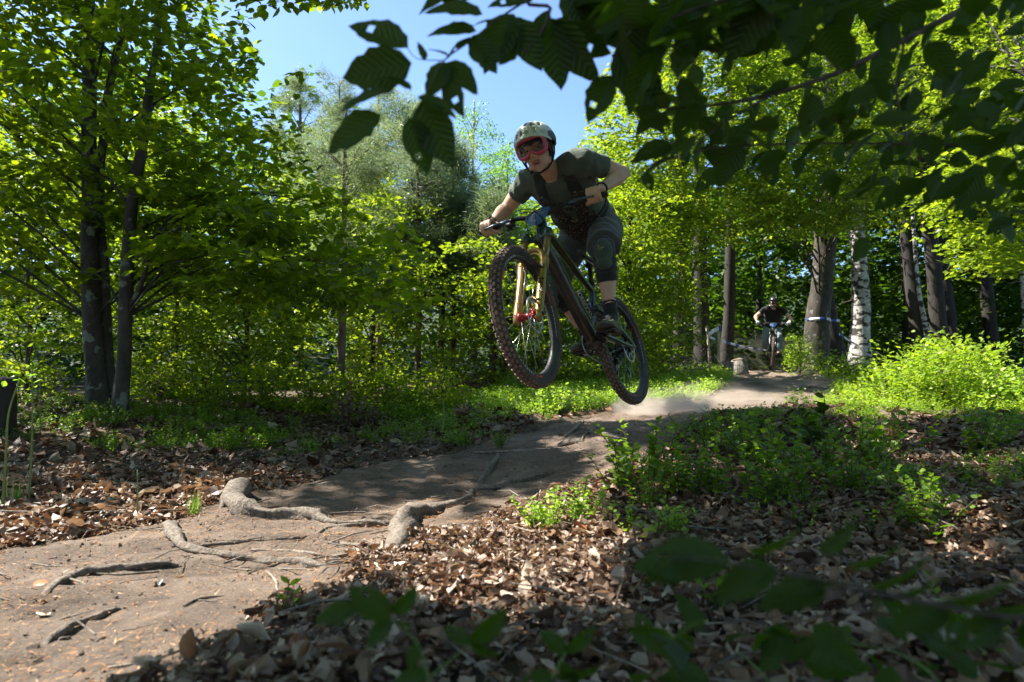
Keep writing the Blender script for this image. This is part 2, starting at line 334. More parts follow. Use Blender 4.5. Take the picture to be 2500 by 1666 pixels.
# the sun reaches these patches of the ground: where leaves would stand in its way they are thinned
LIT = []
def poly_samples(poly, n, g):
    p = np.array(poly, float); lo, hi = p.min(0), p.max(0); out = []
    while len(out) < n:
        q = g.uniform(lo, hi, (n * 2, 2)); out += list(q[in_poly(q[:, 0], q[:, 1], poly)])
    return np.array(out[:n])
def region(poly, dmin, dmax, n, g, zmin=None):
    uv = poly_samples(poly, n, g); d = g.uniform(dmin, dmax, n)
    pts = A(0, 0, CAMZ) + d[:, None] * (CF + CX * ((uv[:, 0] * K - 1250) / F)[:, None] + CU * ((833 - uv[:, 1] * K) / F)[:, None])
    gz = H(pts[:, 0], pts[:, 1], False) + (zmin or .15)
    return pts[pts[:, 2] > gz]
LIT = [([(-300, 1175), (200, 1195), (370, 1165), (520, 1105), (650, 1175), (900, 1195), (1060, 1170), (1190, 1225), (1130, 1250), (950, 1300), (760, 1400), (560, 1500), (420, 1620), (-300, 1700)], .003),
       ([(900, 1300), (1000, 1250), (1220, 1140), (1390, 1150), (1500, 1260), (1480, 1420), (1150, 1440), (950, 1400)], .03),
       ([(1080, 900), (1300, 850), (1700, 840), (2450, 760), (2450, 978), (1950, 985), (1880, 945), (1600, 945), (1520, 962), (1400, 972), (1230, 975)], .006),
       ([(1240, 1010), (1430, 1005), (1430, 1040), (1240, 1040)], .03), ([(830, 1160), (1050, 1140), (1050, 1190), (800, 1200)], .03),
       ([(2130, 1180), (2380, 1180), (2380, 1330), (2130, 1300)], .08), ([(1330, 1040), (1640, 1020), (1640, 1110), (1360, 1160)], .06), ([(600, 880), (760, 870), (760, 930), (600, 940)], .03)]
def sun_keep(pos, g):
    t = (pos[:, 2] - .2) / SUN[2]; q = pos - SUN * t[:, None]
    for _ in range(2):
        z = H(q[:, 0], q[:, 1], False); q = pos - SUN * ((pos[:, 2] - z) / SUN[2])[:, None]
    q[:, 1] = np.maximum(q[:, 1], .05); U, V, d = projv(q); k = np.ones(len(pos), bool); r = g.random(len(pos))
    for poly, pr in LIT: k &= ~(in_poly(U, V, poly) & (r > pr))
    for zz in (2.2, 4.5):             # the clearing with the young trees stands in the sun too
        q = pos - SUN * ((pos[:, 2] - zz) / SUN[2])[:, None]; k &= ~((pos[:, 2] > zz + .5) & (q[:, 0] > -7.5) & (q[:, 0] < 6) & (q[:, 1] > 8.3) & (q[:, 1] < 15) & (r > .05))
    for c, rad in ((A(.6, 3.82, 1.88), .2), (A(-.02, 4.0, 1.7), .14), (A(.12, 3.7, 2.02), .14), (A(.42, 3.72, 1.85), .09), (A(-.1, 3.45, 1.15), .14), (A(.55, 3.95, 1.25), .12), (A(-.1, 4.0, 1.58), .08)):
        q = pos - c; t = q @ SUN; k &= ~((t > 0) & (np.linalg.norm(q - t[:, None] * SUN, axis=1) < rad) & (r > .01))
    return k
def far_rider_keep(pos, g):
    k = np.ones(len(pos), bool); r = g.random(len(pos))
    for c, rad in ((A(5.5, 14.6, 2.3), .45), (A(5.3, 14.2, 1.5), .4), (A(6.9, 14.2, 3), .35)):
        q = pos - c; t = q @ SUN; k &= ~((t > .6) & (np.linalg.norm(q - t[:, None] * SUN, axis=1) < rad) & (r > .01))
    return k
def px_path(rows):                    # rows (U, V, width px, depth) -> points, radii
    pts = [P(u, v, d) for u, v, w, d in rows]; rad = [w * K / F * d / 2 for u, v, w, d in rows]
    return np.array(pts), np.array(rad)
def limb_set(tp, ends, g, r0=.03, n=5):
    mb = MB()
    for e in ends:
        if e[2] < tp[0, 2] + 1.1 and len(ends) > 30: continue
        below = tp[(tp[:, 2] < e[2] - .1) & (tp[:, 2] > tp[0, 2] + (.9 if len(ends) > 30 else .1))]; s = below[-1 - g.integers(0, max(1, min(3, len(below))))] if len(below) else tp[0]
        if len(below):
            c = below[np.argmin(np.abs(below[:, 2] - (e[2] - .45 * np.hypot(*(e - below[-1])[:2]))))]; s = c
        L = np.linalg.norm(e - s); t = np.linspace(0, 1, n)[:, None]
        mid = s * (1 - t) + e * t + A(0, 0, 1) * (.16 * L * np.sin(t * np.pi)) + g.normal(0, .03 * L, (n, 3)) * np.sin(t * np.pi)
        mb.tube(mid, np.linspace(min(r0, .012 * L + .006), .004, n), 5, cap=False)
    return mb
def crown_mesh(name, par, pos, R, s, m, tmpl=LEAF4, kind='stuff'):
    V, Fc = batch(tmpl, pos, R, s); o = mesh_np(name, V, Fc, m, par, smooth=False)
    if kind: o['kind'] = kind
    return o
def tree(label, rows, crowns, m='beech', bk='bark', tilt=.5, ls=.075, nl=60, L=.7, W=.16, seed=1, limbs=45, name='beech_tree', tmpl=LEAF4, leaves=0, group=None, ext=None, lit=True, cat='tree', rows2=None, droop=.25, sky=True, r0=.03, thick=.03):
    """rows: trunk as seen; crowns: [(polygon, dmin, dmax, sprays)]; ext: [(lo, hi, sprays)] crown out of the frame"""
    g = np.random.default_rng(seed); tp, tr = px_path(rows); z0 = float(H(tp[0, 0], tp[0, 1]))
    tp[0, 2] = z0 - .12; tr = tr.copy()
    tp2 = smooth_path(np.column_stack([tp, tr]), 5); tp, tr = tp2[:, :3], tp2[:, 3]
    base = (tp[0, 0], tp[0, 1], z0); root = empty(name, base); tag(root, label, cat, group)
    tr = tr * (1 + .22 * np.exp(-(tp[:, 2] - z0) / .15))
    mb = MB(); mb.tube(tp, tr, 14, lump=.06, seed=seed)
    if rows2:
        q, r2 = px_path(rows2); q2 = smooth_path(np.column_stack([q, r2]), 5); mb.tube(q2[:, :3], q2[:, 3], 10, lump=.05, seed=seed + 1)
    o = mb.build('trunk', M[bk]); o.parent = root; o.matrix_parent_inverse = Matrix.Translation(Vector(base)).inverted()
    C = [region(poly, a, b, n, g) for poly, a, b, n in crowns]
    for lo, hi, n in (ext or []):
        q = g.uniform(lo, hi, (n, 3)); U, V, d = projv(q); C.append(q[~((U > -60) & (U < 2400) & (V > -60) & (V < 1500) & (d > 0))])
    C = np.vstack(C)
    if name == 'shrub': C = C + np.column_stack([np.zeros((len(C), 2)), .16 * (vnoise(C[:, 0] * 5, C[:, 1] * 5, seed) + .6 * g.normal(0, .5, len(C)))])
    pos, R, s = sprays(C, nl, L, W, ls, g, droop=droop, thick=thick, tilt=tilt)
    k = (sun_keep(pos, g) if lit else np.ones(len(pos), bool)) & far_rider_keep(pos, g)
    if sky: k &= clear_sky(pos)
    pos, R, s = pos[k], R[k], s[k]
    inv = Matrix.Translation(Vector(base)).inverted()
    if leaves:
        U, V, d = projv(pos); sz = s / np.maximum(d, .5) * ((U > 0) & (U < 2353) & (V > 0) & (V < 1568) & (d > 0)); idx = np.argsort(-sz)[:leaves]
        me = bpy.data.meshes.new('leaf'); me.from_pydata([tuple(v) for v in LEAF6[0]], [], [tuple(f) for f in LEAF6[1]]); me.materials.append(M[m])
        for i in idx:
            l = bpy.data.objects.new('leaf', me); link(l, root); X = np.eye(4); X[:3, :3] = R[i] * s[i]; X[:3, 3] = pos[i] - A(*base); l.matrix_local = Matrix(X.tolist())
        kk = np.ones(len(pos), bool); kk[idx] = False; pos, R, s = pos[kk], R[kk], s[kk]
    o = crown_mesh('crown', root, pos, R, s, M[m], tmpl); o.matrix_parent_inverse = inv
    if limbs and len(C):
        Cv = C[clear_sky(C)] if sky else C
        e = Cv[g.choice(len(Cv), min(limbs, len(Cv)), replace=False)]
        o = limb_set(tp, e, g, r0).build('branches', M[bk if bk != 'bark_birch' else 'twig'], root); o.matrix_parent_inverse = inv; o['kind'] = 'stuff'
    return root

# ------------------------------------------------------------------ left: the two beeches of the bank
LC = [(-150, -150), (560, -150), (880, -80), (860, 20), (790, 60), (700, 130), (560, 230), (640, 330), (740, 430), (900, 520), (960, 620), (930, 700), (700, 700), (480, 690), (300, 650), (-150, 690)]
tree('tall dark-stemmed beech at left, the thicker of the bank pair', [(232, 945, 46, 6.6), (214, 800, 42, 6.6), (208, 640, 38, 6.6), (205, 450, 33, 6.7), (204, 250, 29, 6.8), (207, 60, 26, 7), (190, -250, 20, 7.3), (180, -600, 10, 7.6)],
     [(LC, 6.3, 8.8, 210), ([(-150, -150), (560, -150), (700, 100), (560, 260), (500, 330), (-150, 420)], 5.0, 6.3, 60), ([(380, 420), (900, 520), (960, 620), (900, 700), (500, 680), (350, 560)], 5.0, 6.6, 26)], seed=3, leaves=300, limbs=44, tmpl=LEAF6, ls=.1, nl=50, L=.8, W=.2, m='beech', r0=.014,
     rows2=[(262, 935, 30, 6.7), (243, 800, 30, 6.72), (238, 640, 26, 6.7), (228, 480, 20, 6.75), (245, 250, 14, 6.8), (290, 40, 9, 6.9)],
     ext=[((-9, 4.8, 5), (-.6, 9.6, 9.5), 300), ((-12, 3, 2.2), (-4.4, 8.5, 7.5), 330), ((-5.5, 4.6, 4.5), (-.2, 6.8, 8), 420)])  # unseen crown, partly added to deepen the shade on bank and trail
tree('slimmer leaning beech right of the thick one on the left bank', [(274, 965, 36, 6.2), (284, 830, 32, 6.2), (290, 660, 28, 6.2), (302, 480, 26, 6.3), (325, 340, 22, 6.3), (345, 200, 18, 6.4), (365, 40, 13, 6.5), (380, -300, 8, 6.8)],
     [(LC, 6.3, 8.2, 130), ([(300, 350), (700, 420), (980, 560), (960, 720), (620, 700), (330, 640)], 5.4, 7.6, 46)], seed=4, leaves=200, limbs=36, tmpl=LEAF6, ls=.1, nl=50, L=.8, W=.22, r0=.014,
     rows2=[(292, 720, 14, 6.2), (330, 640, 11, 6.15), (350, 560, 8, 6.1), (420, 520, 5, 6.0)],
     ext=[((-6, 4.4, 5.2), (.2, 8.4, 8.5), 150)])
# long dark limb that reaches across the middle, and the twig against the sky
# ------------------------------------------------------------------ behind them: young beeches and bushes
YB = ['young beech bush behind the left bank, at the very left edge', 'young beech right of the forked dark stems, shaded', 'low spreading beech behind the left bank, left of the thin pine', 'leafy young beech directly behind the thin pine stem', 'bright young beech behind the front wheel of the near bicycle', 'young beech growing under the greyish pines, centre of the picture']
for i, (poly, a, b, n, base) in enumerate([([(-120, 250), (160, 250), (260, 500), (240, 860), (-120, 880)], 8.5, 12, 190, (60, 900)), ([(150, 200), (420, 260), (470, 560), (400, 880), (200, 880)], 8.5, 12, 190, (400, 905)),
        ([(380, 420), (650, 480), (700, 700), (680, 880), (400, 890)], 8.5, 11.5, 190, (560, 900)), ([(640, 380), (900, 400), (960, 620), (930, 870), (660, 880)], 9.6, 12.5, 190, (850, 890)),
        ([(1000, 560), (1250, 520), (1330, 650), (1330, 850), (1010, 880), (960, 740)], 9.5, 13, 200, (1160, 890)), ([(820, 480), (1150, 440), (1220, 560), (1150, 700), (860, 700)], 11, 13.5, 110, (1010, 880))]):
    tree(YB[i], [(base[0], base[1], 12, (a + b) / 2), (base[0] + 8, base[1] - 180, 9, (a + b) / 2), (base[0] - 5, base[1] - 380, 5, (a + b) / 2)], [(poly, a, b, n)], m='beech_far', ls=.085, nl=55, L=.75, W=.2, seed=20 + i, lit=False, limbs=26, name='young_beech', r0=.014)
# ------------------------------------------------------------------ centre: pines, birches
tree('thin straight pine with bare grey stem standing left of the riders', [(781, 872, 20, 8.6), (787, 730, 17, 8.6), (790, 600, 15, 8.6), (791, 480, 12, 8.7), (793, 330, 8, 8.8), (795, 250, 4, 8.8)],
     [([(640, 300), (930, 300), (900, 440), (660, 430)], 8, 9.6, 26), ([(650, 430), (900, 430), (860, 640), (700, 640)], 8, 9.5, 14)], m='needle', bk='bark_pine', tmpl=NEEDLE, ls=.1, nl=420, L=.5, W=.16, seed=31, lit=False, name='pine_tree', limbs=18, thick=.07)
PN = [('grey-green young pine with brown candle shoots, left of the sky gap', 870, 165, 13, 150), ('grey-green young pine in the middle of the gap, nearest to the birches', 960, 240, 12, 130), ('broad grey-green pine behind the rider\'s outstretched hand', 1040, 330, 12.5, 120), ('dark spruce-like pine left behind the hanging leaves', 690, 140, 17, 130), ('slim tall pine between the spruce-like one and the gap', 780, 175, 15, 90), ('small grey-green pine behind the left handlebar grip', 1130, 440, 11.5, 90)]
for i, (lb, u, vt, d, hw) in enumerate(PN):
    g = np.random.default_rng(40 + i); hw = hw * .8
    poly = [(u - 20, vt), (u + 20, vt), (u + hw * .6, vt + 140), (u + hw, 640), (u - hw, 640), (u - hw * .6, vt + 140)]
    tree(lb, [(u, 880, 14, d), (u + 3, 640, 12, d), (u, vt + 200, 8, d), (u, vt + 45, 3, d), (u, vt + 25, 2, d)], [(poly, d - 1, d + 1, 70)], m='needle', bk='bark_pine', tmpl=NEEDLE, ls=.13, nl=420, L=.45, W=.18, seed=41 + i, name='pine_tree', limbs=40, lit=False, sky=False, droop=-.6, thick=.09, r0=.014)
BR = [('slender light green birch against the sky left of the helmet', 1090, 228, 16, 75), ('feathery young birch touching the rider\'s shoulder', 1170, 330, 15, 58), ('pale birch rising behind the hanging leaf tips', 1010, 330, 17, 60), ('low light green birch behind the outstretched arm', 1150, 420, 13.5, 80)]
for i, (lb, u, vt, d, hw) in enumerate(BR):
    poly = [(u - 10, vt), (u + 12, vt), (u + hw, vt + 110), (u + hw, 560), (u - hw, 560), (u - hw, vt + 120)]
    tree(lb, [(u, 870, 12, d), (u + 5, 600, 9, d), (u - 4, 420, 6, d), (u, vt, 2.5, d)], [(poly, d - 1, d + 1, 80)], m='birchleaf', bk='bark_birch', ls=.055, nl=80, L=.6, W=.14, seed=60 + i, name='birch_tree', limbs=30, lit=False, sky=False, droop=1.0, thick=.06, r0=.012)
# ------------------------------------------------------------------ right: the sunlit wall of beeches and the stems below it
tree('tall sunlit beech whose foliage borders the sky right of the rider', [(1560, 850, 30, 13.5), (1565, 600, 26, 13.5), (1570, 300, 20, 13.5), (1580, 0, 14, 13.5)],
     [([(1352, 300), (1400, 180), (1450, 60), (1560, -100), (1760, -100), (1780, 420), (1700, 560), (1560, 620), (1440, 640), (1420, 470), (1345, 400)], 10.5, 13.5, 520)], m='beech_far', ls=.085, nl=60, L=.9, W=.22, seed=70, lit=False, name='beech_tree', limbs=60, r0=.02, ext=[((3, 11, 9), (6, 15, 12), 60)])
tree('bushy sunlit beech filling the space behind the rear wheel and knee', [(1440, 860, 16, 12), (1445, 700, 12, 12), (1450, 500, 8, 12)],
     [([(1180, 620), (1240, 480), (1400, 430), (1560, 440), (1600, 640), (1590, 800), (1500, 850), (1250, 870)], 10.2, 13, 380)], m='beech_far', ls=.08, nl=60, L=.8, W=.2, seed=71, lit=False, name='young_beech', limbs=40, r0=.014)
tree('thick grey beech trunk with blue and white race tape round it', [(1868, 838, 56, 14), (1880, 720, 52, 14), (1893, 600, 46, 14), (1900, 480, 42, 14), (1905, 300, 36, 14), (1910, 0, 26, 14)],
     [([(1640, 380), (1800, 300), (2020, 320), (2080, 420), (1990, 520), (1850, 540), (1700, 520)], 11, 13.6, 230), ([(1650, 0), (2000, -60), (2060, 300), (1700, 330)], 11, 15, 180)], m='beech_far', ls=.085, nl=60, L=.9, W=.22, seed=72, lit=False, limbs=50, r0=.022)
tree('beech at right with bright leaves hanging low over the dark stems', [(2420, 820, 60, 9), (2410, 500, 50, 9), (2400, 200, 40, 9)],
     [([(2130, 420), (2240, 330), (2420, 330), (2440, 610), (2300, 625), (2220, 600), (2200, 520)], 7.2, 8.8, 130), ([(2050, -80), (2440, -80), (2440, 330), (2100, 300)], 9, 14, 200)], m='beech_far', ls=.078, nl=60, L=.8, W=.2, seed=73, lit=False, limbs=40, r0=.022)
tree('broad beech behind the others, its bright crown across the top right', [(2090, 800, 30, 17), (2080, 500, 26, 17), (2060, 100, 20, 17)],
     [([(1750, 60), (2353, 40), (2440, 420), (2100, 520), (1950, 470), (1780, 330)], 14, 17.5, 330)], m='beech_far', ls=.1, nl=60, L=1.1, W=.26, seed=74, lit=False, limbs=40, r0=.03)
STEMS = [('dark stem behind the race tape poles, left one of two', [(1618, 850, 40, 15), (1612, 700, 34, 15), (1608, 450, 28, 15), (1600, 100, 26, 15)], 'bark_dark'),
         ('dark stem right of the race tape poles', [(1668, 850, 32, 15.5), (1676, 700, 26, 15.5), (1680, 450, 20, 15.5), (1680, 100, 20, 15.5)], 'bark_dark'),
         ('dark rough stem leaning against the grey trunk with the tape', [(1925, 850, 56, 14.3), (1908, 740, 34, 14.4), (1902, 640, 24, 14.5), (1915, 500, 20, 15)], 'bark_dark'),
         ('white-barked birch with black patches right of the taped trunk', [(1972, 840, 62, 14.6), (1977, 740, 40, 14.6), (1974, 600, 36, 14.6), (1962, 460, 28, 14.6), (1950, 300, 22, 14.6), (1940, 50, 16, 14.6)], 'bark_birch'),
         ('straight dark spruce stem, left of the close pair at right', [(2165, 815, 38, 15.5), (2148, 650, 32, 15.5), (2128, 450, 28, 15.5), (2105, 150, 22, 15.5)], 'bark_dark'),
         ('straight dark spruce stem, right of the close pair at right', [(2192, 800, 32, 16.5), (2172, 640, 26, 16.5), (2147, 450, 22, 16.5), (2120, 150, 18, 16.5)], 'bark_dark'),
         ('dark stem between the white birch and the close pair', [(2118, 800, 38, 16), (2098, 650, 34, 16), (2078, 480, 28, 16), (2050, 150, 20, 16)], 'bark_dark'),
         ('thin white birch stem in front of the dark stems', [(2142, 825, 12, 13.5), (2125, 740, 11, 13.5), (2108, 640, 9, 13.6), (2095, 450, 7, 14)], 'bark_birch'),
         ('single dark stem far right behind the bright shrubs', [(2285, 790, 30, 17), (2265, 660, 26, 17), (2250, 560, 22, 17), (2230, 200, 16, 17)], 'bark_dark'),
         ('short white birch stem at the right edge', [(2360, 800, 18, 16), (2352, 650, 14, 16), (2345, 560, 12, 16), (2330, 200, 8, 16)], 'bark_birch'),
         ('faint slim stem behind the dirt rider', [(1740, 840, 14, 19), (1745, 650, 12, 19), (1750, 400, 9, 19)], 'bark_dark'),
         ('dark stump-like stem at the left picture edge', [(5, 1010, 60, 5.2), (8, 920, 52, 5.2), (6, 872, 48, 5.2)], 'bark_dark')]
for i, (lb, rows, bk) in enumerate(STEMS):
    p, r = px_path(rows); z0 = float(H(p[0, 0], p[0, 1])); p[0, 2] = z0 - .1
    q = smooth_path(np.column_stack([p, r]), 5); base = (p[0, 0], p[0, 1], z0)
    root = empty('birch_tree' if bk == 'bark_birch' else 'forest_tree', base); tag(root, lb, 'tree')
    o = MB().tube(q[:, :3], q[:, 3], 14, lump=.06, seed=i).build('trunk', M[bk], root); o.matrix_parent_inverse = Matrix.Translation(Vector(base)).inverted()
    g = np.random.default_rng(300 + i); tp = q[:, :3]; mb = MB()
    if i < 11:
        for _ in range(4):
            s0 = tp[g.integers(3, len(tp))]; a = g.uniform(0, 6.28); e = s0 + A(math.cos(a), math.sin(a), g.uniform(-.1, .4)) * g.uniform(.3, 1.0)
            mb.tube(np.linspace(s0, e, 4) + g.normal(0, .02, (4, 3)), np.linspace(.014, .004, 4), 5)
        o = mb.build('dead_branches', M[bk if bk != 'bark_birch' else 'twig'], root); o.matrix_parent_inverse = Matrix.Translation(Vector(base)).inverted(); o['kind'] = 'stuff'
# deep woodland that reads as one mass
g = np.random.default_rng(99)
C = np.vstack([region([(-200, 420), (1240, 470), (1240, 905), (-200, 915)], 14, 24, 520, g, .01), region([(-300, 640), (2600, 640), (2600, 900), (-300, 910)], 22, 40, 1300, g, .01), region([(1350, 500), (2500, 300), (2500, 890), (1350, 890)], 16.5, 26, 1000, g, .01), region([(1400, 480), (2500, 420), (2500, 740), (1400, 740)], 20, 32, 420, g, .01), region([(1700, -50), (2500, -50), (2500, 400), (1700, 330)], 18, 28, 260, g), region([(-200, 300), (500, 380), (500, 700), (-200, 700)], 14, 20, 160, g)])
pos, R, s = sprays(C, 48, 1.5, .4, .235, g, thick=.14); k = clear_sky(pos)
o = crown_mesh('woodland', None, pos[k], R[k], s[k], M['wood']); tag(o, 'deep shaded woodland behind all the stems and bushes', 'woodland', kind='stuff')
# its roof of crowns, out of the frame, keeps the wood dark
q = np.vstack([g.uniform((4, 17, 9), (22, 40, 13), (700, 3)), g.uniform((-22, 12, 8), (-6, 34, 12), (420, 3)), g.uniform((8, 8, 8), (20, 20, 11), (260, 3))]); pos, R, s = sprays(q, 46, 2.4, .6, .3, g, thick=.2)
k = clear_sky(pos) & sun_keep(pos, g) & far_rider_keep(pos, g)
o = crown_mesh('woodland_roof', None, pos[k], R[k], s[k], M['wood']); tag(o, 'unseen high crowns added over the deep woodland to keep it dark', 'woodland', kind='stuff')

# unseen wood added beside and behind the camera to dim the ambient light
q = np.vstack([g.uniform((-16, -14, .3), (16, -7, 6.5), (260, 3)), g.uniform((-18, -6, .3), (-7, 5, 9), (240, 3)), g.uniform((7, -6, .3), (18, 8, 8), (220, 3))]); U, V, d = projv(q); q = q[~((U > -200) & (U < 2550) & (d > 0))]
pos, R, s = sprays(q, 40, 2.4, .7, .34, g, thick=.25); k = sun_keep(pos, g)
o = crown_mesh('woodland', None, pos[k], R[k], s[k], M['wood']); tag(o, 'unseen wood added behind and beside the trail to dim the ambient light', 'woodland', kind='stuff')

# ------------------------------------------------------------------ bicycles
M['rubber'] = plain('tyre_rubber', (.035, .03, .027), (.09, .065, .05), .85, 9, bmp=.3)
M['knob'] = plain('muddy_tread', (.11, .075, .055), (.2, .14, .11), .9, 14, bmp=.3)
M['carbon'] = plain('frame_black', (.012, .012, .012), (.05, .04, .033), .4, 6, bmp=.1, coat=.3)
M['black'] = plain('black_plastic', (.012, .012, .013), (.02, .02, .02), .5, 30, bmp=.05)
M['blackmetal'] = plain('black_metal', (.02, .02, .022), (.035, .035, .04), .3, 30, metal=.7, bmp=0)
M['steel'] = plain('steel', (.5, .5, .5), (.35, .35, .36), .3, 40, metal=1, bmp=0)
M['gold'] = plain('gold_fork', (.3, .2, .045), (.24, .155, .03), .28, 12, metal=.45, bmp=0, coat=.4)
M['orange'] = plain('bronze_fork', (.25, .14, .04), (.3, .19, .06), .3, 12, metal=.4, bmp=0)
M['red'] = plain('red_hub', (.3, .015, .015), (.22, .012, .012), .3, 12, metal=.3, bmp=0)
M['redprint'] = plain('red_print', (.55, .06, .03), (.45, .05, .03), .5, 12, bmp=0)
M['whiteprint'] = plain('pale_print', (.55, .53, .48), (.4, .38, .35), .5, 12, bmp=0)
M['greenframe'] = plain('dark_green_paint', (.02, .045, .03), (.03, .06, .04), .35, 10, bmp=0, coat=.4)
M['limeframe'] = plain('lime_paint', (.22, .36, .04), (.15, .26, .03), .35, 10, bmp=0)
M['blueseat'] = plain('blue_grey_metal', (.07, .11, .16), (.05, .08, .11), .35, 10, metal=.5, bmp=0)
M['plateblue'] = plain('number_plate_blue', (.05, .14, .33), (.03, .06, .16), .4, 8, bmp=0)
M['plateprint'] = plain('plate_print', (.3, .34, .38), (.2, .26, .32), .5, 8, bmp=0)
M['darkprint'] = plain('dark_print', (.03, .02, .01), None, .5, 12, bmp=0)
def text(name, s, size, o, xd, yd, m, par, ext=.0008):
    cu = bpy.data.curves.new(name, 'FONT'); cu.body = s; cu.size = size; cu.extrude = ext; cu.align_x = 'CENTER'; cu.align_y = 'CENTER'
    t = bpy.data.objects.new(name, cu); COL.objects.link(t); dg = bpy.context.evaluated_depsgraph_get(); me = bpy.data.meshes.new_from_object(t.evaluated_get(dg)); me.name = name
    bpy.data.objects.remove(t); me.materials.clear(); me.materials.append(m)
    x = nrm(xd); z = nrm(np.cross(x, yd)); y = np.cross(z, x); X = np.eye(4); X[:3, 0] = x; X[:3, 1] = y; X[:3, 2] = z; X[:3, 3] = o
    me.transform(Matrix(X.tolist())); t = bpy.data.objects.new(name, me); return link(t, par)
FOXH = [[(-.5, .45), (-.1, .1), (.35, .3), (.5, .75), (.62, .3), (.45, .0), (.5, -.3), (.2, -.15), (.12, -.5), (-.05, -.2), (-.35, -.45), (-.3, -.05), (-.6, .1), (-.5, .45)]]
def strokes(name, polys, sc, o, xd, yd, m, par, r=.0012):
    x = nrm(xd); y = nrm(np.asarray(yd, float) - x * (np.asarray(yd, float) @ x)); mb = MB()
    for p in polys: mb.tube([np.asarray(o, float) + sc * (a * x + b * y) for a, b in p], r, 4)
    return mb.build(name, m, par)
HA = math.radians(64.5); AD = A(-math.cos(HA), 0, math.sin(HA)); AN = A(math.sin(HA), 0, math.cos(HA))
FA = A(1.245, 0, 0); FOOT = FA - .042 * AN; BB = A(.445, 0, -.02); BARC = FOOT + .74 * AD + A(.045, 0, 0)
def steer_fn(s):
    Kx = np.array([[0, -AD[2], AD[1]], [AD[2], 0, -AD[0]], [-AD[1], AD[0], 0]]); RS = np.eye(3) + math.sin(s) * Kx + (1 - math.cos(s)) * Kx @ Kx
    return lambda x: (np.asarray(x, float) - FOOT) @ RS.T + FOOT
def ring(r, prof, n=72):              # revolve a closed (radial, lateral) profile about y
    t = np.linspace(0, 2 * np.pi, n, endpoint=False); prof = np.array(prof); k = len(prof)
    V = np.stack([(r + prof[:, 0])[None] * np.cos(t)[:, None], np.broadcast_to(prof[:, 1][None], (n, k)), (r + prof[:, 0])[None] * np.sin(t)[:, None]], -1).reshape(-1, 3)
    i = np.arange(n)[:, None] * k; i2 = ((np.arange(n) + 1) % n)[:, None] * k; j = np.arange(k)[None]; j2 = (j + 1) % k
    return V, np.stack([i + j, i2 + j, i2 + j2, i + j2], -1).reshape(-1, 4)
def arc(r, y, w, a0, a1, n=14, th=.001):
    t = np.radians(np.linspace(a0, a1, n)); V = []
    for a in t:
        for rr, yy in ((r - w, y), (r + w, y), (r + w, y + th), (r - w, y + th)): V.append((rr * math.cos(a), yy, rr * math.sin(a)))
    f = [(4 * i + j, 4 * i + (j + 1) % 4, 4 * i + 4 + (j + 1) % 4, 4 * i + 4 + j) for i in range(n - 1) for j in range(4)] + [(0, 1, 2, 3), tuple(4 * (n - 1) + k for k in range(4))]
    return np.array(V), np.array(f)
def wheel(name, par, C, X, front=True, fine=True, hubm='blackmetal'):
    hub = MB(); hub.tube([(0, y, 0) for y in (-.055, -.05, -.03, -.028, .028, .03, .05, .055)], [.012, .026, .028, .016, .016, .028, .026, .012], 14)
    off = lambda V: X(np.asarray(V) + C)
    h = hub.build(name, M['red' if front and fine else hubm], par, X=off)
    t = np.linspace(0, 2 * np.pi, 14, endpoint=False); MB().add(*ring(.334, np.stack([.0275 * np.cos(t), .029 * np.sin(t)], 1), 90)).build('tyre', M['rubber'], h, X=off)
    mb = MB()
    for a in np.linspace(0, 2 * np.pi, 66 if fine else 40, endpoint=False):
        for row, (dy, lean) in enumerate(((-.008, 0), (.008, 0), (-.024, .75), (.024, -.75))):
            b = a + (.04 if row in (1, 2) else 0); rad = A(math.cos(b), 0, math.sin(b)); tg = A(-math.sin(b), 0, math.cos(b)); y = A(0, 1, 0)
            nn = nrm(rad * math.cos(lean) - y * math.sin(lean)); lat = np.cross(nn, tg); rr = .3605 if lean == 0 else .3515
            mb.box(rad * rr + y * dy, tg * .0095, lat * .0058, nn * .0042)
    o = mb.build('tread', M['knob'], h, smooth=False, X=off); o['kind'] = 'stuff'
    MB().add(*ring(.305, [(-.014, -.012), (.006, -.017), (.011, -.0165), (.011, .0165), (.006, .017), (-.014, .012)], 90)).build('rim', M['black'], h, X=off)
    mb = MB()
    for k in range(28):
        a = 2 * np.pi * k / 28; s = 1 if k % 2 else -1; b = a + (.5 if (k // 2) % 2 else -.5)
        mb.tube([(.027 * math.cos(b), s * .03, .027 * math.sin(b)), (.292 * math.cos(a), s * .004, .292 * math.sin(a))], .0012, 4)
    o = mb.build('spokes', M['steel'], h, X=off); o['kind'] = 'stuff'
    if fine:
        for a0 in (20, 140, 260):
            for y, th in ((.0172, .0008), (-.018, .0008)):
                MB().add(*arc(.308, y, .0055, a0, a0 + 16, th=th)).build('rim_stripe', M['redprint'], h, X=off)
                MB().add(*arc(.308, y, .005, a0 + 19, a0 + 50, 24, th=th)).build('rim_lettering', M['whiteprint'], h, X=off)
                mb = MB()
                for k in range(7): mb.add(*arc(.308, y + (.0009 if y > 0 else -.0009), .004, a0 + 21 + k * 4.2, a0 + 22.4 + k * 4.2, 3, th=th))
                mb.build('rim_lettering', M['darkprint'], h, X=off)
    mb = MB(); mb.add(*ring(.092, [(-.012, .040), (.005, .040), (.005, .042), (-.012, .042)], 48))
    for k in range(8):
        a = k * np.pi / 4; mb.box(A(math.cos(a + .3) * .055, .041, math.sin(a + .3) * .055), A(math.cos(a) * .028, 0, math.sin(a) * .028), A(0, .001, 0), A(-math.sin(a), 0, math.cos(a)) * .004)
    mb.build('brake_disc', M['steel'], h, X=off)
    return h
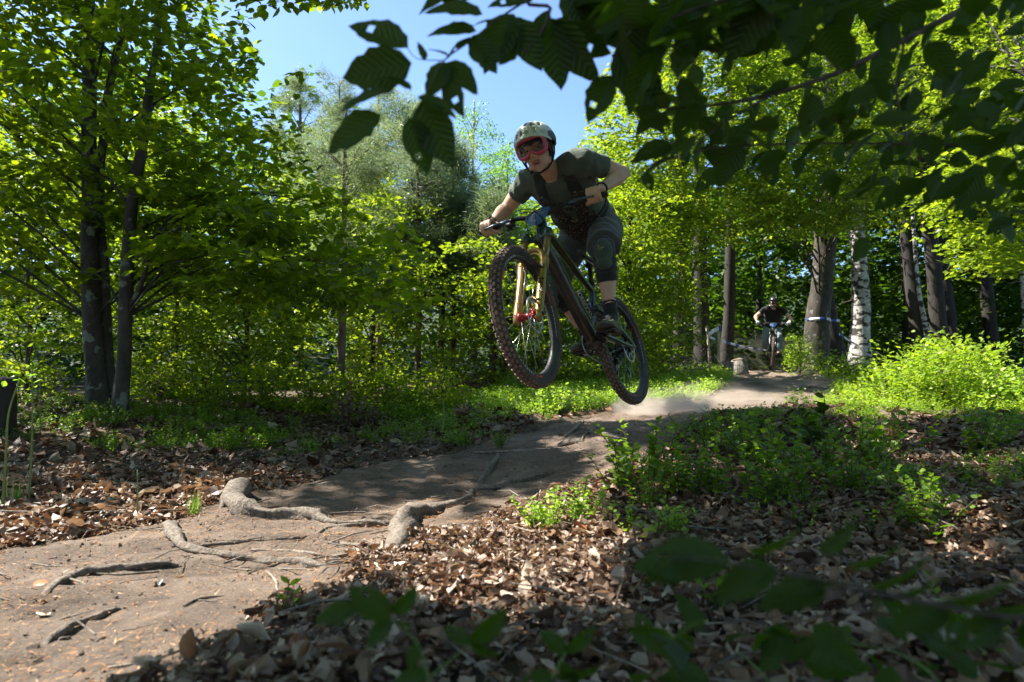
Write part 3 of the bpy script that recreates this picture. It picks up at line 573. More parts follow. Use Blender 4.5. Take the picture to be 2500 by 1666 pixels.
def make_bike(name, label, Mx, steer, fine=True, crank=0, leg='gold', plate='plateblue'):
    root = empty(name); root.matrix_world = Matrix(Mx.tolist()); tag(root, label, 'bicycle'); S = steer_fn(steer); I = lambda v: np.asarray(v, float)
    wheel('front_wheel', root, FA, S, True, fine); wheel('rear_wheel', root, A(0, 0, 0), I, False, fine)
    # frame
    ht0, ht1 = FOOT + .585 * AD, FOOT + .70 * AD
    mb = MB(); seat_t = A(.335, 0, .33)
    dt = smooth_path([ht0 + A(.0, 0, .015), ht0 + A(-.09, 0, -.09), A(.62, 0, .14), BB + A(.03, 0, .02)], 6); mb.tube(dt, np.linspace(.034, .043, len(dt)), 14)
    tt = smooth_path([ht1 + A(0, 0, -.015), A(.68, 0, .5), A(.5, 0, .40), seat_t], 6); mb.tube(tt, np.linspace(.024, .018, len(tt)), 12)
    mb.tube([seat_t + A(.0, 0, -.02), A(.44, 0, .12), A(.53, 0, .04)], [.02, .022, .03], 12); mb.tube([BB + A(0, -.045, 0), BB + A(0, .045, 0)], .034, 16)
    frame = mb.build('frame', M['carbon'], root)
    MB().tube([ht0, ht0 + .3 * (ht1 - ht0), ht1], [.033, .028, .03], 18).build('head_tube', M['greenframe'], frame)
    for y in (-1, 1):
        e = MB(); p = smooth_path([ht1 + A(-.02, y * .022, -.02), A(.68, y * .021, .485), A(.5, y * .019, .385), seat_t + A(0, y * .018, -.02)], 5); e.tube(p, .0025, 5)
        p = smooth_path([ht0 + A(-.04, y * .033, 0), A(.62, y * .041, .17), BB + A(.03, y * .042, .06)], 5); e.tube(p, .0022, 5); e.build('trim_line', M['limeframe'], frame)
    # seat tube insert, post, saddle
    MB().tube([A(.415, 0, .1), A(.355, 0, .31), A(.335, 0, .37)], [.019, .0185, .018], 14).build('seat_tube', M['blueseat'], frame)
    sp = MB(); sp.tube([A(.335, 0, .36), A(.334, 0, .385)], .021, 14); sp.tube([A(.334, 0, .37), A(.315, 0, .505)], .0145, 12); sp.box(A(.31, 0, .51), A(.025, 0, 0), A(0, .02, 0), A(0, 0, .012)); sp.build('seatpost', M['blackmetal'], root)
    sec = []; n = 14
    for t in np.linspace(0, 1, 9):
        x = .44 - .28 * t; w = .018 + .055 * max(0, (t - .35) / .65) ** 1.3; z = .545 + .02 * (2 * t - 1) ** 2 + .01 * (1 - t); sec.append((A(x, 0, z), w, .014 + .006 * t))
    V = []; 
    for c, w, h in sec: V += [c + A(0, w * math.cos(a), h * math.sin(a)) for a in np.linspace(0, 2 * np.pi, n, endpoint=False)]
    m = len(sec); i = np.arange(m - 1)[:, None] * n; j = np.arange(n)[None]; q = np.stack([i + j, i + (j + 1) % n, i + n + (j + 1) % n, i + n + j], -1).reshape(-1, 4)
    V += [sec[0][0] + A(.012, 0, 0), sec[-1][0] - A(.008, 0, 0)]; tr = [(m * n, k, (k + 1) % n) for k in range(n)] + [(m * n + 1, (m - 1) * n + (k + 1) % n, (m - 1) * n + k) for k in range(n)]
    sd = MB().add(V, [q, np.array(tr)]).build('saddle', M['black'], root)
    ra = MB(); [ra.tube(smooth_path([A(.4, y * .6, .53), A(.34, y, .515), A(.27, y, .515), A(.2, y * 1.5, .535)], 4), .0035, 6) for y in (-.02, .02)]; ra.build('saddle_rails', M['steel'], sd)
    # rear triangle
    mb = MB()
    for y in (-1, 1):
        mb.tube(smooth_path([A(.43, y * .045, .03), A(.3, y * .055, .02), A(.12, y * .072, .0), A(0, y * .078, 0)], 5), [.016] * 8 + [.012] * 8, 8)
        mb.tube(smooth_path([A(.40, y * .035, .2), A(.25, y * .06, .14), A(.1, y * .072, .06), A(0, y * .078, 0)], 5), [.013] * 8 + [.011] * 8, 8)
    mb.tube([A(.40, -.045, .2), A(.40, .045, .2)], .02, 10); mb.tube([A(.37, -.05, .035), A(.37, .05, .035)], .015, 8)
    sw = mb.build('swingarm', M['greenframe'], root)
    for y in (-1, 1): MB().tube(smooth_path([A(.39, y * .05, .205), A(.25, y * .066, .148), A(.1, y * .078, .07)], 5), .004, 6).build('trim_line', M['limeframe'], sw)
    sh = MB(); sh.tube([A(.57, 0, .27), A(.5, 0, .21), A(.44, 0, .15)], [.02, .024, .02], 12); p0, p1 = A(.56, 0, .26), A(.45, 0, .16); t = np.linspace(0, 1, 60)[:, None]
    sh.tube(p0 + (p1 - p0) * t + .028 * (np.cos(t * 40) * A(0, 1, 0) + np.sin(t * 40) * nrm(A(-.1, 0, .11))), .004, 5); sh.build('rear_shock', M['black'], root)
    # cranks
    cr = MB(); c = A(math.cos(crank), 0, math.sin(crank))
    PL, PR = BB + A(0, .1, 0) + c * .168, BB + A(0, -.1, 0) - c * .168
    cr.tube([BB + A(0, .065, 0), BB + A(0, .085, 0) + c * .05, PL - A(0, .012, 0)], [.018, .014, .013], 10); cr.tube([BB + A(0, -.065, 0), BB + A(0, -.085, 0) - c * .05, PR + A(0, .012, 0)], [.018, .014, .013], 10); cr.tube([BB - A(0, .07, 0), BB + A(0, .07, 0)], .014, 12)
    cs = cr.build('crank', M['blackmetal'], root)
    rg = MB(); rg.add(*[ring(.066, [(-.012, -.05), (.002, -.05), (.002, -.047), (-.012, -.047)], 64)[0] + BB, ring(.066, [(-.012, -.05), (.002, -.05), (.002, -.047), (-.012, -.047)], 64)[1]])
    for k in range(32):
        a = k * np.pi / 16; rg.box(BB + A(math.cos(a) * .07, -.0485, math.sin(a) * .07), A(math.cos(a), 0, math.sin(a)) * .004, A(0, .0012, 0), A(-math.sin(a), 0, math.cos(a)) * .003)
    for k in range(4):
        a = k * np.pi / 2 + .4; rg.tube([BB + A(0, -.0485, 0), BB + A(math.cos(a) * .058, -.0485, math.sin(a) * .058)], .007, 6)
    rg.build('chainring', M['blackmetal'], cs)
    for ctr, s in ((PL, 1), (PR, -1)):
        pd = MB(); o = ctr + A(0, s * .058, 0)
        pd.box(o, A(.048, 0, 0), A(0, .009, 0), A(0, 0, .008)); [pd.box(o + A(x, 0, 0), A(.006, 0, 0), A(0, .05, 0), A(0, 0, .0075)) for x in (-.046, .046)]; [pd.box(o + A(0, y, 0), A(.044, 0, 0), A(0, .005, 0), A(0, 0, .0068)) for y in (-.045, .045)]
        for x in (-.045, -.02, .02, .045):
            for y in (-.042, .042): pd.tube([o + A(x, y, -.013), o + A(x, y, .013)], .002, 4)
        pd.tube([ctr - A(0, s * .008, 0), o], .006, 6); pd.build('pedal', M['blackmetal'], cs)
    # drive
    cst = MB()
    for k in range(10):
        r = .024 + .0047 * k; y = -.022 - .0035 * (9 - k); V, q = ring(r, [(-.010, y), (.0, y), (.0, y - .0016), (-.010, y - .0016)], 40); cst.add(V, q)
        for a in np.linspace(0, 2 * np.pi, int(r * 500), endpoint=False): cst.box(A(math.cos(a) * (r + .002), y - .0008, math.sin(a) * (r + .002)), A(math.cos(a), 0, math.sin(a)) * .003, A(0, .0008, 0), A(-math.sin(a), 0, math.cos(a)) * .002)
    cst.build('cassette', M['blackmetal'], root)
    up = [BB + A(.0, -.0485, .071), A(.05, -.045, .055)]; a = np.radians(np.linspace(80, 280, 12)); wrap = [A(.055 * math.cos(t), -.045, .055 * math.sin(t)) for t in a[:8]]
    loop = up + wrap + [A(.03, -.05, -.075), A(.06, -.05, -.12), A(.045, -.05, -.155), A(.08, -.05, -.165), A(.2, -.05, -.13), BB + A(0, -.0485, -.071)] + [BB + A(.071 * math.sin(t), -.0485, -.071 * math.cos(t)) for t in np.linspace(.3, 3.14, 9)]
    lp = np.array(loop); ch = MB(); dd = np.concatenate([[0], np.cumsum(np.linalg.norm(np.diff(lp, axis=0), axis=1))]); q = np.arange(0, dd[-1], .0127); lp = np.stack([np.interp(q, dd, lp[:, k]) for k in range(3)], 1)
    for p, p2 in zip(lp[:-1], lp[1:]): ch.box((p + p2) / 2, (p2 - p) * .46, A(0, .0035, 0), nrm(np.cross(p2 - p, A(0, 1, 0))) * .0038)
    o = ch.build('chain', M['steel'], root); 
    de = MB(); de.box(A(.045, -.055, -.1), A(.01, 0, -.06), A(0, .006, 0), A(.018, 0, .004)); de.tube([A(-.005, -.075, -.01), A(.015, -.075, -.05), A(.03, -.06, -.07)], [.012, .016, .012], 8)
    for c_ in (A(.03, -.05, -.075), A(.06, -.05, -.15)): de.tube([c_ - A(0, .008, 0), c_ + A(0, .008, 0)], .018, 12)
    de.build('derailleur', M['blackmetal'], root)
    cal = MB(); cal.box(A(.055, .05, .075), A(.03, 0, .018), A(0, .015, 0), A(-.01, 0, .015)); cal.build('brake_caliper', M['blackmetal'], root)
    # fork
    cw = FOOT + .565 * AD; mb = MB(); mb.tube([cw + A(0, 0, 0) - AD * .01, cw + AD * .03], [.03, .026], 16)
    mb.tube(smooth_path([cw + AN * .042 + A(0, -.068, 0) - AD * .012, cw + AN * .012 + A(0, -.03, 0) + AD * .008, cw + AN * .012 + A(0, .03, 0) + AD * .008, cw + AN * .042 + A(0, .068, 0) - AD * .012], 5), .02, 10)
    for s in (-1, 1): mb.tube([cw + AN * .042 + A(0, s * .068, 0) - AD * .035, cw + AN * .042 + A(0, s * .068, 0) + AD * .02], .0245, 16)
    fork = mb.build('fork', M['greenframe'], root, X=S)
    for s in (-1, 1):
        top = cw + AN * .042 + A(0, s * .068, 0); ax = FA + A(0, s * .06, 0); lo = ax + AD * .36 + A(0, s * .006, 0)
        MB().tube([top, lo], .0185, 16).build('stanchion', M[leg], fork, X=S)
        mb = MB(); mb.tube([ax - AD * .03 - AN * 0, ax + AD * .02, ax + AD * .2, lo, lo + AD * .012], [.018, .0225, .0245, .0265, .0225], 16); mb.tube([ax - A(0, s * .03, 0), ax + A(0, s * .012, 0)], .017, 12)
        l = mb.build('lower_leg', M[leg if s > 0 else ('orange' if leg == 'gold' else leg)], fork, X=S)
    p = smooth_path([FA + A(0, -.066, 0) + AD * .33 + AN * .012, FA + A(0, -.05, 0) + AD * .405 + AN * .022, FA + A(0, 0, 0) + AD * .43 + AN * .028, FA + A(0, .05, 0) + AD * .405 + AN * .022, FA + A(0, .066, 0) + AD * .33 + AN * .012], 6)
    MB().tube(p, .014, 10).tube(p - AD * .03, .009, 8).build('fork_arch', M[leg], fork, X=S)
    MB().tube([FA + A(0, -.085, 0), FA + A(0, .085, 0)], .009, 10).box(FA + A(-.035, .052, .06), A(.012, 0, .03), A(0, .014, 0), A(.018, 0, -.006)).build('axle_and_caliper', M['blackmetal'], fork, X=S)
    # cockpit
    mb = MB(); mb.tube([FOOT + .70 * AD, FOOT + .75 * AD], .019, 14); mb.tube([FOOT + .735 * AD, BARC], [.018, .021], 12); mb.build('stem', M['blackmetal'], root, X=S)
    by = np.array([-.39, -.26, -.15, -.06, 0, .06, .15, .26, .39]); bp = [BARC + A(-.045 * (abs(y) / .39) ** 1.2, y, .03 * min(1, max(0, (abs(y) - .03) / .12))) for y in by]; bp = smooth_path(bp, 4)
    hb = MB().tube(bp, [.016 - .0045 * min(1, max(0, (abs(p[1]) - .04) / .12)) for p in bp], 12).build('handlebar', M['blackmetal'], root, X=S)
    GR = {}
    for s in (-1, 1):
        g0 = BARC + A(-.029, s * .265, .03); g1 = BARC + A(-.045, s * .395, .03); GR[s] = (S((g0 + g1) / 2), nrm(S(g1) - S(g0)))
        t = np.linspace(0, 1, 25)[:, None]; rr = .0155 + .0012 * (np.arange(25) % 2); rr[-1] = .018; rr[0] = .018; MB().tube(g0 + (g1 - g0) * t, rr, 14).build('grip', M['black'], hb, X=S)
        mb = MB(); c0 = BARC + A(-.024, s * .215, .03); mb.tube([c0 - A(0, .012, 0), c0 + A(0, .012, 0)], .018, 10); mb.tube([c0 + A(.02, -s * .03, -.008), c0 + A(.035, s * .03, -.012)], [.012, .013], 10)
        mb.tube(smooth_path([c0 + A(.04, s * .02, -.012), c0 + A(.055, s * .06, -.018), c0 + A(.045, s * .125, -.022)], 4), [.007] * 5 + [.006] * 4, 8); mb.build('brake_lever', M['blueseat' if fine else 'blackmetal'], hb, X=S)
        c1 = BARC + A(-.02, s * .17, .03); MB().tube([c1 - A(0, .008, 0), c1 + A(0, .008, 0)], .017, 10).box(c1 + A(.012, s * .012, -.03), A(.02, 0, 0), A(0, .022, 0), A(.003, 0, .009)).box(c1 + A(-.006, s * .03, -.045), A(.012, 0, 0), A(0, .016, 0), A(0, 0, .004)).build('shifter', M['black'], hb, X=S)
        for k in range(2):
            q = smooth_path([c0 + A(.025, -s * .03, -.008 - .012 * k), BARC + A(.05 + .02 * k, s * .1, .025 + .012 * k), BARC + A(.075 + .012 * k, -s * .015, -.01 + .006 * k), BARC + A(.06, -s * .055, -.07 - .02 * k), FOOT + .6 * AD + A(.02, -s * .032, .0)], 7)
            MB().tube(q, .0024, 6).build('cable', M['black'], root, X=S)
    q = smooth_path([BARC + A(.075, .01, -.02), cw + AN * .07 + A(0, .02, -.02), FA + AD * .42 + AN * .03 + A(0, .075, 0), FA + AD * .25 + AN * .0 + A(0, .088, 0), FA + AD * .1 - AN * .02 + A(0, .07, 0)], 7); MB().tube(q, .0024, 6).build('cable', M['black'], root, X=S)
    # number board
    sh_ = np.array([(-.078, -.002), (-.066, .028), (-.03, .045), (.03, .05), (.07, .05), (.064, .02), (.046, -.032), (.024, -.062), (-.012, -.066), (-.04, -.05)]); sh_ = sh_ * 1.05
    po = BARC + A(.036, 0, -.006); nx = nrm(A(.93, 0, .36)); ny = np.cross(nx, A(0, 1, 0)); ny = -ny if ny[2] < 0 else ny
    V = [po + a * A(0, 1, 0) + b * ny - nx * (abs(a) * .25) for a, b in sh_]; V2 = [v - nx * .002 for v in V]; c = [po + ny * -.002, po - nx * .002]; k = len(sh_)
    fc = [(2 * k, i, (i + 1) % k) for i in range(k)] + [(2 * k + 1, k + (i + 1) % k, k + i) for i in range(k)]; qd = [(i, k + i, k + (i + 1) % k, (i + 1) % k) for i in range(k)]
    pl = MB().add(V + V2 + c, [np.array(qd), np.array(fc)]).build('number_plate', M[plate], root, smooth=False, X=S)
    if fine:
        mb = MB()
        def quad(a0, b0, a1, b1, a2, b2, a3, b3): mb.add([po + a * A(0, 1, 0) + b * ny - nx * (abs(a) * .25 - .0015) for a, b in ((a0, b0), (a1, b1), (a2, b2), (a3, b3))], np.array([[0, 1, 2, 3]]))
        quad(-.05, -.01, -.03, .018, -.012, .02, -.03, -.012); quad(-.028, .018, -.002, .034, .006, .026, -.016, .012); quad(.0, .036, .028, .042, .02, .028, .0, .024)
        quad(-.04, -.02, -.018, -.014, -.022, -.03, -.034, -.034); quad(-.012, -.034, .002, -.028, -.004, -.046, -.014, -.044)
        for k in range(4): quad(.01, .02 - k * .007, .05 - k * .003, .026 - k * .007, .05 - k * .003, .023 - k * .007, .01, .017 - k * .007)
        mb.build('plate_print', M['plateprint'], pl, X=S)
        f = frame
        text('lettering', 'FORBIDDEN', .036, A(.62, .036, .155) + A(-.03, .003, .028), A(-.6, 0, -.62), A(-.5, .75, .5), M['whiteprint'], f)
        strokes('lettering', [[(-.6, -.5), (0, .6), (.6, -.5), (.25, -.5), (0, .05), (-.3, -.5)]], .02, (ht0 + ht1) / 2 + A(.03, .0, .012), A(0, 1, 0), AD, M['whiteprint'], frame, .0012)
        ls = S(FA + A(0, .064, 0) + AD * .17 + AN * .0245); xd = S(FA - AD) - S(FA)
        yd = S(FA + A(0, 1, 0)) - S(FA); t_ = text('lettering', 'FOX', .05, ls, xd, yd, M['darkprint'], fork)
        ls = S(FA + A(0, .066, 0) + AD * .30 + AN * .027); MB().ell(ls, (.003, .014, .018), np.stack([nrm(S(FA + AN) - S(FA)), nrm(yd), nrm(-xd)], 1), 10).build('lettering', M['darkprint'], fork)
    return root, GR, PL + A(0, .058, 0), PR - A(0, .058, 0)
def euler_R(y, p, r):
    cy, sy, cp, sp, cr, sr = math.cos(y), math.sin(y), math.cos(p), math.sin(p), math.cos(r), math.sin(r)
    return np.array([[cy, -sy, 0], [sy, cy, 0], [0, 0, 1]]) @ np.array([[cp, 0, sp], [0, 1, 0], [-sp, 0, cp]]) @ np.array([[1, 0, 0], [0, cr, -sr], [0, sr, cr]])
def mat4(R, T):
    X = np.eye(4); X[:3, :3] = R; X[:3, 3] = T; return X
B1R, B1T = euler_R(-2.12145948, -.06892132, .20710432), A(.72570593, 4.44348265, .8350837); B1 = mat4(B1R, B1T)
bike1, GR1, PL1, PR1 = make_bike('mountain_bike', 'black mountain bike with gold fork, in the air under the near rider', B1, .08795)

# ------------------------------------------------------------------ riders
def skin_b(N):
    f = noise_tex(N, 25, 4, .6); c = ramp(N, f, [(.3, (.5, .31, .22)), (.7, (.6, .39, .285))])
    c = mixc(N, ramp(N, noise_tex(N, 90, 3, .6), [(.6, (0, 0, 0)), (.75, (.25, .25, .25))]), c, (.3, .16, .1))
    a = N('Attribute', attribute_name='tint').outputs['Fac']; c = mixc(N, a, c, (.19, .10, .07))
    b = N('Attribute', attribute_name='lip').outputs['Fac']; c = mixc(N, b, c, (.36, .13, .11))
    p = N('BsdfPrincipled', Roughness=.5); N.set(p, 'Base Color', c); N.set(p, 'Subsurface Weight', .12); N.set(p, 'Subsurface Radius', (.01, .004, .002)); N.set(p, 'Subsurface Scale', 1.0)
    N.set(p, 'Normal', bump(N, noise_tex(N, 160, 3), .15, .001)); return p.outputs[0]
M['skin'] = mat('skin', skin_b)
def cloth(name, c1, c2, sc=9, rough=.9, bs=300): 
    def b(N):
        f = noise_tex(N, sc, 4, .6); c = ramp(N, f, [(.35, c1), (.65, c2)]); p = N('BsdfPrincipled', Roughness=rough); N.set(p, 'Base Color', c); N.set(p, 'Sheen Weight', .15)
        b1 = bump(N, noise_tex(N, bs, 2), .25, .001); b2 = N('Bump', Strength=.7, Distance=.02, Height=noise_tex(N, 13, 5, .6, stretch=(1, .35, 1))); N.set(b2, 'Normal', b1); N.set(p, 'Normal', b2.outputs[0]); return p.outputs[0]
    return mat(name, b)
M['shirt'] = cloth('dark_green_jersey', (.055, .078, .062), (.082, .11, .09)); M['shorts'] = cloth('dark_grey_shorts', (.055, .062, .058), (.078, .085, .085))
M['pad'] = cloth('olive_knee_pad', (.035, .055, .04), (.06, .085, .06), 30); M['padblack'] = cloth('black_knit', (.012, .012, .013), (.025, .025, .027), 20)
M['sock'] = cloth('black_sock', (.01, .01, .012), (.02, .02, .025), 20); M['shoe'] = plain('olive_shoe', (.11, .1, .045), (.07, .065, .035), .6, 14, bmp=.3); M['sole'] = plain('dark_sole', (.04, .035, .03), (.07, .06, .05), .8, 14)
def vest_b(N):
    f = noise_tex(N, 130, 2, .6); c = ramp(N, f, [(.585, (.012, .012, .013)), (.62, (.34, .25, .19))]); p = N('BsdfPrincipled', Roughness=.6); N.set(p, 'Base Color', c); N.set(p, 'Normal', bump(N, f, .3, .003)); return p.outputs[0]
M['vest'] = mat('speckled_vest', vest_b); M['strap'] = cloth('black_webbing', (.012, .014, .014), (.022, .024, .024), 20)
M['helmet'] = plain('sage_helmet', (.62, .66, .57), (.52, .56, .48), .35, 6, bmp=0, coat=.2); M['navy'] = plain('navy_helmet', (.018, .03, .045), (.03, .045, .06), .4, 12, bmp=.1); M['pink'] = plain('pink_frame', (.6, .1, .2), (.5, .07, .15), .35, 10, bmp=0)
M['tooth'] = plain('tooth', (.45, .4, .34), (.38, .34, .3), .3, 20, bmp=0); M['mouth'] = plain('mouth_inside', (.05, .012, .01), None, .6, 20, bmp=0); M['eyewhite'] = plain('eye_white', (.6, .56, .52), None, .25, 20, bmp=0); M['iris'] = plain('iris', (.07, .045, .03), (.02, .015, .01), .2, 60, bmp=0); M['hair'] = plain('brown_hair', (.07, .04, .025), (.04, .025, .015), .6, 60, bmp=.5)
def lens_b(N):
    t = N('BsdfTransparent'); t.inputs[0].default_value = (.72, .68, .66, 1); g = N('BsdfGlossy', Roughness=.05); fr = N('Fresnel', IOR=1.3); m = N('MixShader'); N.set(m, 'Fac', fr.outputs[0]); N.nt.links.new(t.outputs[0], m.inputs[1]); N.nt.links.new(g.outputs[0], m.inputs[2]); return m.outputs[0]
M['lens'] = mat('goggle_lens', lens_b)
M['shirt2'] = cloth('black_tee', (.006, .006, .007), (.012, .012, .014)); M['trouser'] = cloth('grey_blue_trousers', (.13, .18, .2), (.17, .22, .24)); M['glove'] = cloth('pale_glove', (.4, .45, .5), (.5, .54, .58), 40); M['helmet2'] = plain('black_helmet', (.015, .015, .017), (.03, .03, .032), .25, 8, bmp=0, coat=.4)
def loft(secs, n=24):
    """secs: (centre, lateral dir, other dir, ru, rv)"""
    V = []; th = np.linspace(0, 2 * np.pi, n, endpoint=False)
    for c, u, v, a, b in secs: V += [np.asarray(c) + np.asarray(u) * a * math.cos(t) + np.asarray(v) * b * math.sin(t) for t in th]
    m = len(secs); i = np.arange(m - 1)[:, None] * n; j = np.arange(n)[None]; q = np.stack([i + j, i + (j + 1) % n, i + n + (j + 1) % n, i + n + j], -1).reshape(-1, 4)
    V += [np.asarray(secs[0][0]), np.asarray(secs[-1][0])]
    t3 = [(m * n, (k + 1) % n, k) for k in range(n)] + [(m * n + 1, (m - 1) * n + k, (m - 1) * n + (k + 1) % n) for k in range(n)]
    return np.array(V), [q, np.array(t3)]
def organic(mb, name, mt, voxel, it=4, par=None, wr=None, dec=None):
    V = np.concatenate(mb.v); o = mesh_np(name, V, [np.concatenate(mb.f[k]) for k in (3, 4) if mb.f[k]], mt)
    r = o.modifiers.new('r', 'REMESH'); r.mode = 'VOXEL'; r.voxel_size = voxel; s = o.modifiers.new('s', 'SMOOTH'); s.factor = .5; s.iterations = it
    if dec: d = o.modifiers.new('d', 'DECIMATE'); d.ratio = dec
    dg = bpy.context.evaluated_depsgraph_get(); me = bpy.data.meshes.new_from_object(o.evaluated_get(dg)); me.name = name
    bpy.data.objects.remove(o); me.materials.clear(); me.materials.append(mt)
    if wr is not None:
        n = len(me.vertices); co = np.zeros(n * 3, np.float32); me.vertices.foreach_get('co', co); no = np.zeros(n * 3, np.float32); me.vertices.foreach_get('normal', no)
        co = co.reshape(-1, 3); no = no.reshape(-1, 3); co = co + no * wr(co.astype(float))[:, None]; me.vertices.foreach_set('co', co.ravel().astype(np.float32))
    me.polygons.foreach_set('use_smooth', np.ones(len(me.polygons), bool)); me.update()
    return link(bpy.data.objects.new(name, me), par)
def seg_w(co, a, b):                  # parameter along and distance from the axis a-b
    d = b - a; t = ((co - a) @ d) / (d @ d); return t, np.linalg.norm(co - a - np.clip(t, 0, 1)[:, None] * d, axis=1)
def n3(co, s, seed=0):
    return (vnoise(co[:, 0] * s + 5, co[:, 1] * s + co[:, 2] * s * .7, seed) + vnoise(co[:, 2] * s, co[:, 0] * s * .6 - co[:, 1] * s, seed + 9)) * .5
def make_rider(label, Mx, J, GR, PL, PR, HR, st, fine):
    vx = .0049 if fine else .011; J = {k: np.asarray(v, float) for k, v in J.items()}
    mb = MB(); lat = nrm(J['shL'] - J['shR']); spine = nrm(J['neck'] - J['pelvis']); lat = nrm(lat - spine * (lat @ spine)); fr = np.cross(lat, spine)   # fr: back side
    lat0 = A(0, 1, 0)
    def torso(g, k0=0, top=True):
        ts = [(-.2, .10, .09, .0), (-.1, .15, .12, 0), (.05, .162, .125, 0), (.3, .152, .115, .02), (.5, .16, .12, .035), (.7, .178, .128, .045), (.85, .182, .12, .035), (.97, .165, .085, .0), (1.04, .10, .065, -.01)]
        S = []
        for t, a, b, o in ts[k0:]:
            l = nrm(lat0 * (1 - max(0, t)) + lat * max(0, t)); l = nrm(l - spine * (l @ spine)); f_ = np.cross(l, spine)
            S.append((J['pelvis'] + (J['neck'] - J['pelvis']) * t - f_ * o * .6, l, f_, (a + g) * st.get('w', 1), b + g))
        return loft(S, 32)
    mb.add(*torso(0))
    hc, hf, hu = J['head'], HR[1], HR[2]; hx = HR[0]   # head frame: x to the rider's left, y forward, z up
    HS = st.get('hs', 1.0); Hh = lambda p: hc + HS * np.atleast_2d(np.asarray(p, float)) @ np.stack([hx, hf, hu]); HM = HS * np.stack([hx, hf, hu], 1)
    E = lambda c, r: mb.ell(Hh(c)[0], r, HM, 20)
    mb.tube([J['neck'] - spine * .03, (J['neck'] + Hh((0, -.02, -.06))[0]) / 2, Hh((0, -.015, -.04))[0]], [.062, .056, .055], 18)
    E((0, -.012, .035), (.077, .096, .088)); E((0, .028, -.035), (.063, .066, .085)); E((0, .035, -.085), (.05, .05, .035)); E((0, .07, -.108), (.022, .018, .018))
    for s in (-1, 1): E((s * .04, .058, -.03), (.025, .024, .024)); E((s * .052, .015, -.085), (.015, .035, .022)); E((s * .079, -.005, -.018), (.009, .02, .032)); E((s * .027, .078, .018), (.022, .016, .009)); E((s * .013, .104, -.046), (.009, .011, .009))
    mb.tube(Hh([(0, .088, .01), (0, .103, -.02), (0, .115, -.04)]), [.009, .011, .0135], 10)
    mb.tube(Hh([(-.024, .083, -.071), (-.01, .094, -.066), (.01, .094, -.066), (.024, .083, -.071)]), [.0035, .005, .005, .0035], 8); mb.tube(Hh([(-.023, .082, -.076), (-.009, .089, -.089), (.009, .089, -.089), (.023, .082, -.076)]), [.0035, .006, .006, .0035], 8)
    # arms and hands
    HB = {}
    for s, k in ((1, 'L'), (-1, 'R')):
        sh, el = J['sh' + k], J['el' + k]; gc, ga = GR[s]; up = nrm(A(0, 0, 1) - ga * ga[2]); f_ = nrm(np.cross(up, ga)) * 1.0
        if f_[0] < 0: f_ = -f_
        wr_ = gc + A(-.045, s * .018, .052) if 'wr' + k not in J else J['wr' + k]
        p = smooth_path(np.array([np.r_[sh - lat * s * .03, .058], np.r_[sh, .056], np.r_[sh * .6 + el * .4, .055], np.r_[sh * .15 + el * .85, .045], np.r_[el, .043]]), 4); mb.tube(p[:, :3], p[:, 3], 18)
        p = smooth_path(np.array([np.r_[el, .043], np.r_[el * .72 + wr_ * .28, .048], np.r_[el * .4 + wr_ * .6, .037], np.r_[wr_, .0265]]), 5); mb.tube(p[:, :3], p[:, 3], 18); mb.ell(el, (.043,) * 3)
        G = lambda a, ph, r: gc + ga * a + r * (math.cos(math.radians(ph)) * up + math.sin(math.radians(ph)) * f_)
        hd = nrm(G(0, 20, .045) - wr_); ln = nrm(np.cross(ga, hd)); m1 = G(0, 8, .043)
        mb.add(*loft([(wr_ - hd * .01, ga, ln, .027, .02), (wr_ * .6 + m1 * .4, ga, ln, .034, .019), (m1, ga, ln, .041, .015), (m1 + hd * .008, ga, ln, .036, .011)], 20))
        tip = []
        for i, (a, r) in enumerate(((-.033, .0098), (-.011, .0102), (.011, .0098), (.032, .0086))):
            a = a * 1.0; q = np.array([G(a * .9, -15, .038), G(a, 22, .046), G(a, 60, .051), G(a, 95, .047), G(a, 125, .040), G(a, 165, .034), G(a, 200, .028)]); 
            mb.tube(smooth_path(q, 3), np.interp(np.linspace(0, 1, 19), [0, .3, .5, 1], [r * 1.05, r * 1.12, r, r * .85]), 10, cap=True); mb.ell(G(a, 30, .047), (r * 1.15,) * 3, None, 8); mb.ell(G(a, 100, .046), (r * 1.08,) * 3, None, 8)
        q = np.array([wr_ + hd * .02 - ga * .02, G(-.042, -60, .038), G(-.052, -120, .033), G(-.05, 175, .031), G(-.03, 140, .036)]); mb.tube(smooth_path(q, 3), np.linspace(.014, .0095, 13), 10)
        HB[s] = (wr_, el)
    # legs
    AN_ = {}
    for s, k, pd in ((1, 'L', PL), (-1, 'R', PR)):
        hp, kn = J['hip' + k], J['kn' + k]; an = J['an' + k] if 'an' + k in J else pd + A(-.115, -s * .01, .105); AN_[k] = an
        p = smooth_path(np.array([np.r_[hp, .088], np.r_[hp * .6 + kn * .4, .08], np.r_[hp * .2 + kn * .8, .062], np.r_[kn, .056]]), 5); mb.tube(p[:, :3], p[:, 3], 20); mb.ell(kn, (.057,) * 3)
        bk = nrm(np.cross(np.cross(kn - an, A(1, 0, 0)), kn - an)); c1 = kn * .72 + an * .28 + bk * (-.012 if bk[0] > 0 else .012)
        p = smooth_path(np.array([np.r_[kn, .055], np.r_[c1, .06], np.r_[kn * .4 + an * .6, .046], np.r_[kn * .12 + an * .88, .036], np.r_[an, .037]]), 5); mb.tube(p[:, :3], p[:, 3], 20); mb.tube([an, an + A(.06, 0, -.05), pd + A(.02, 0, .035)], [.036, .034, .025], 14)
    body = organic(mb, 'person', M['skin'], vx, 3 if fine else 2, dec=.5 if fine else None); tag(body, label, 'person')
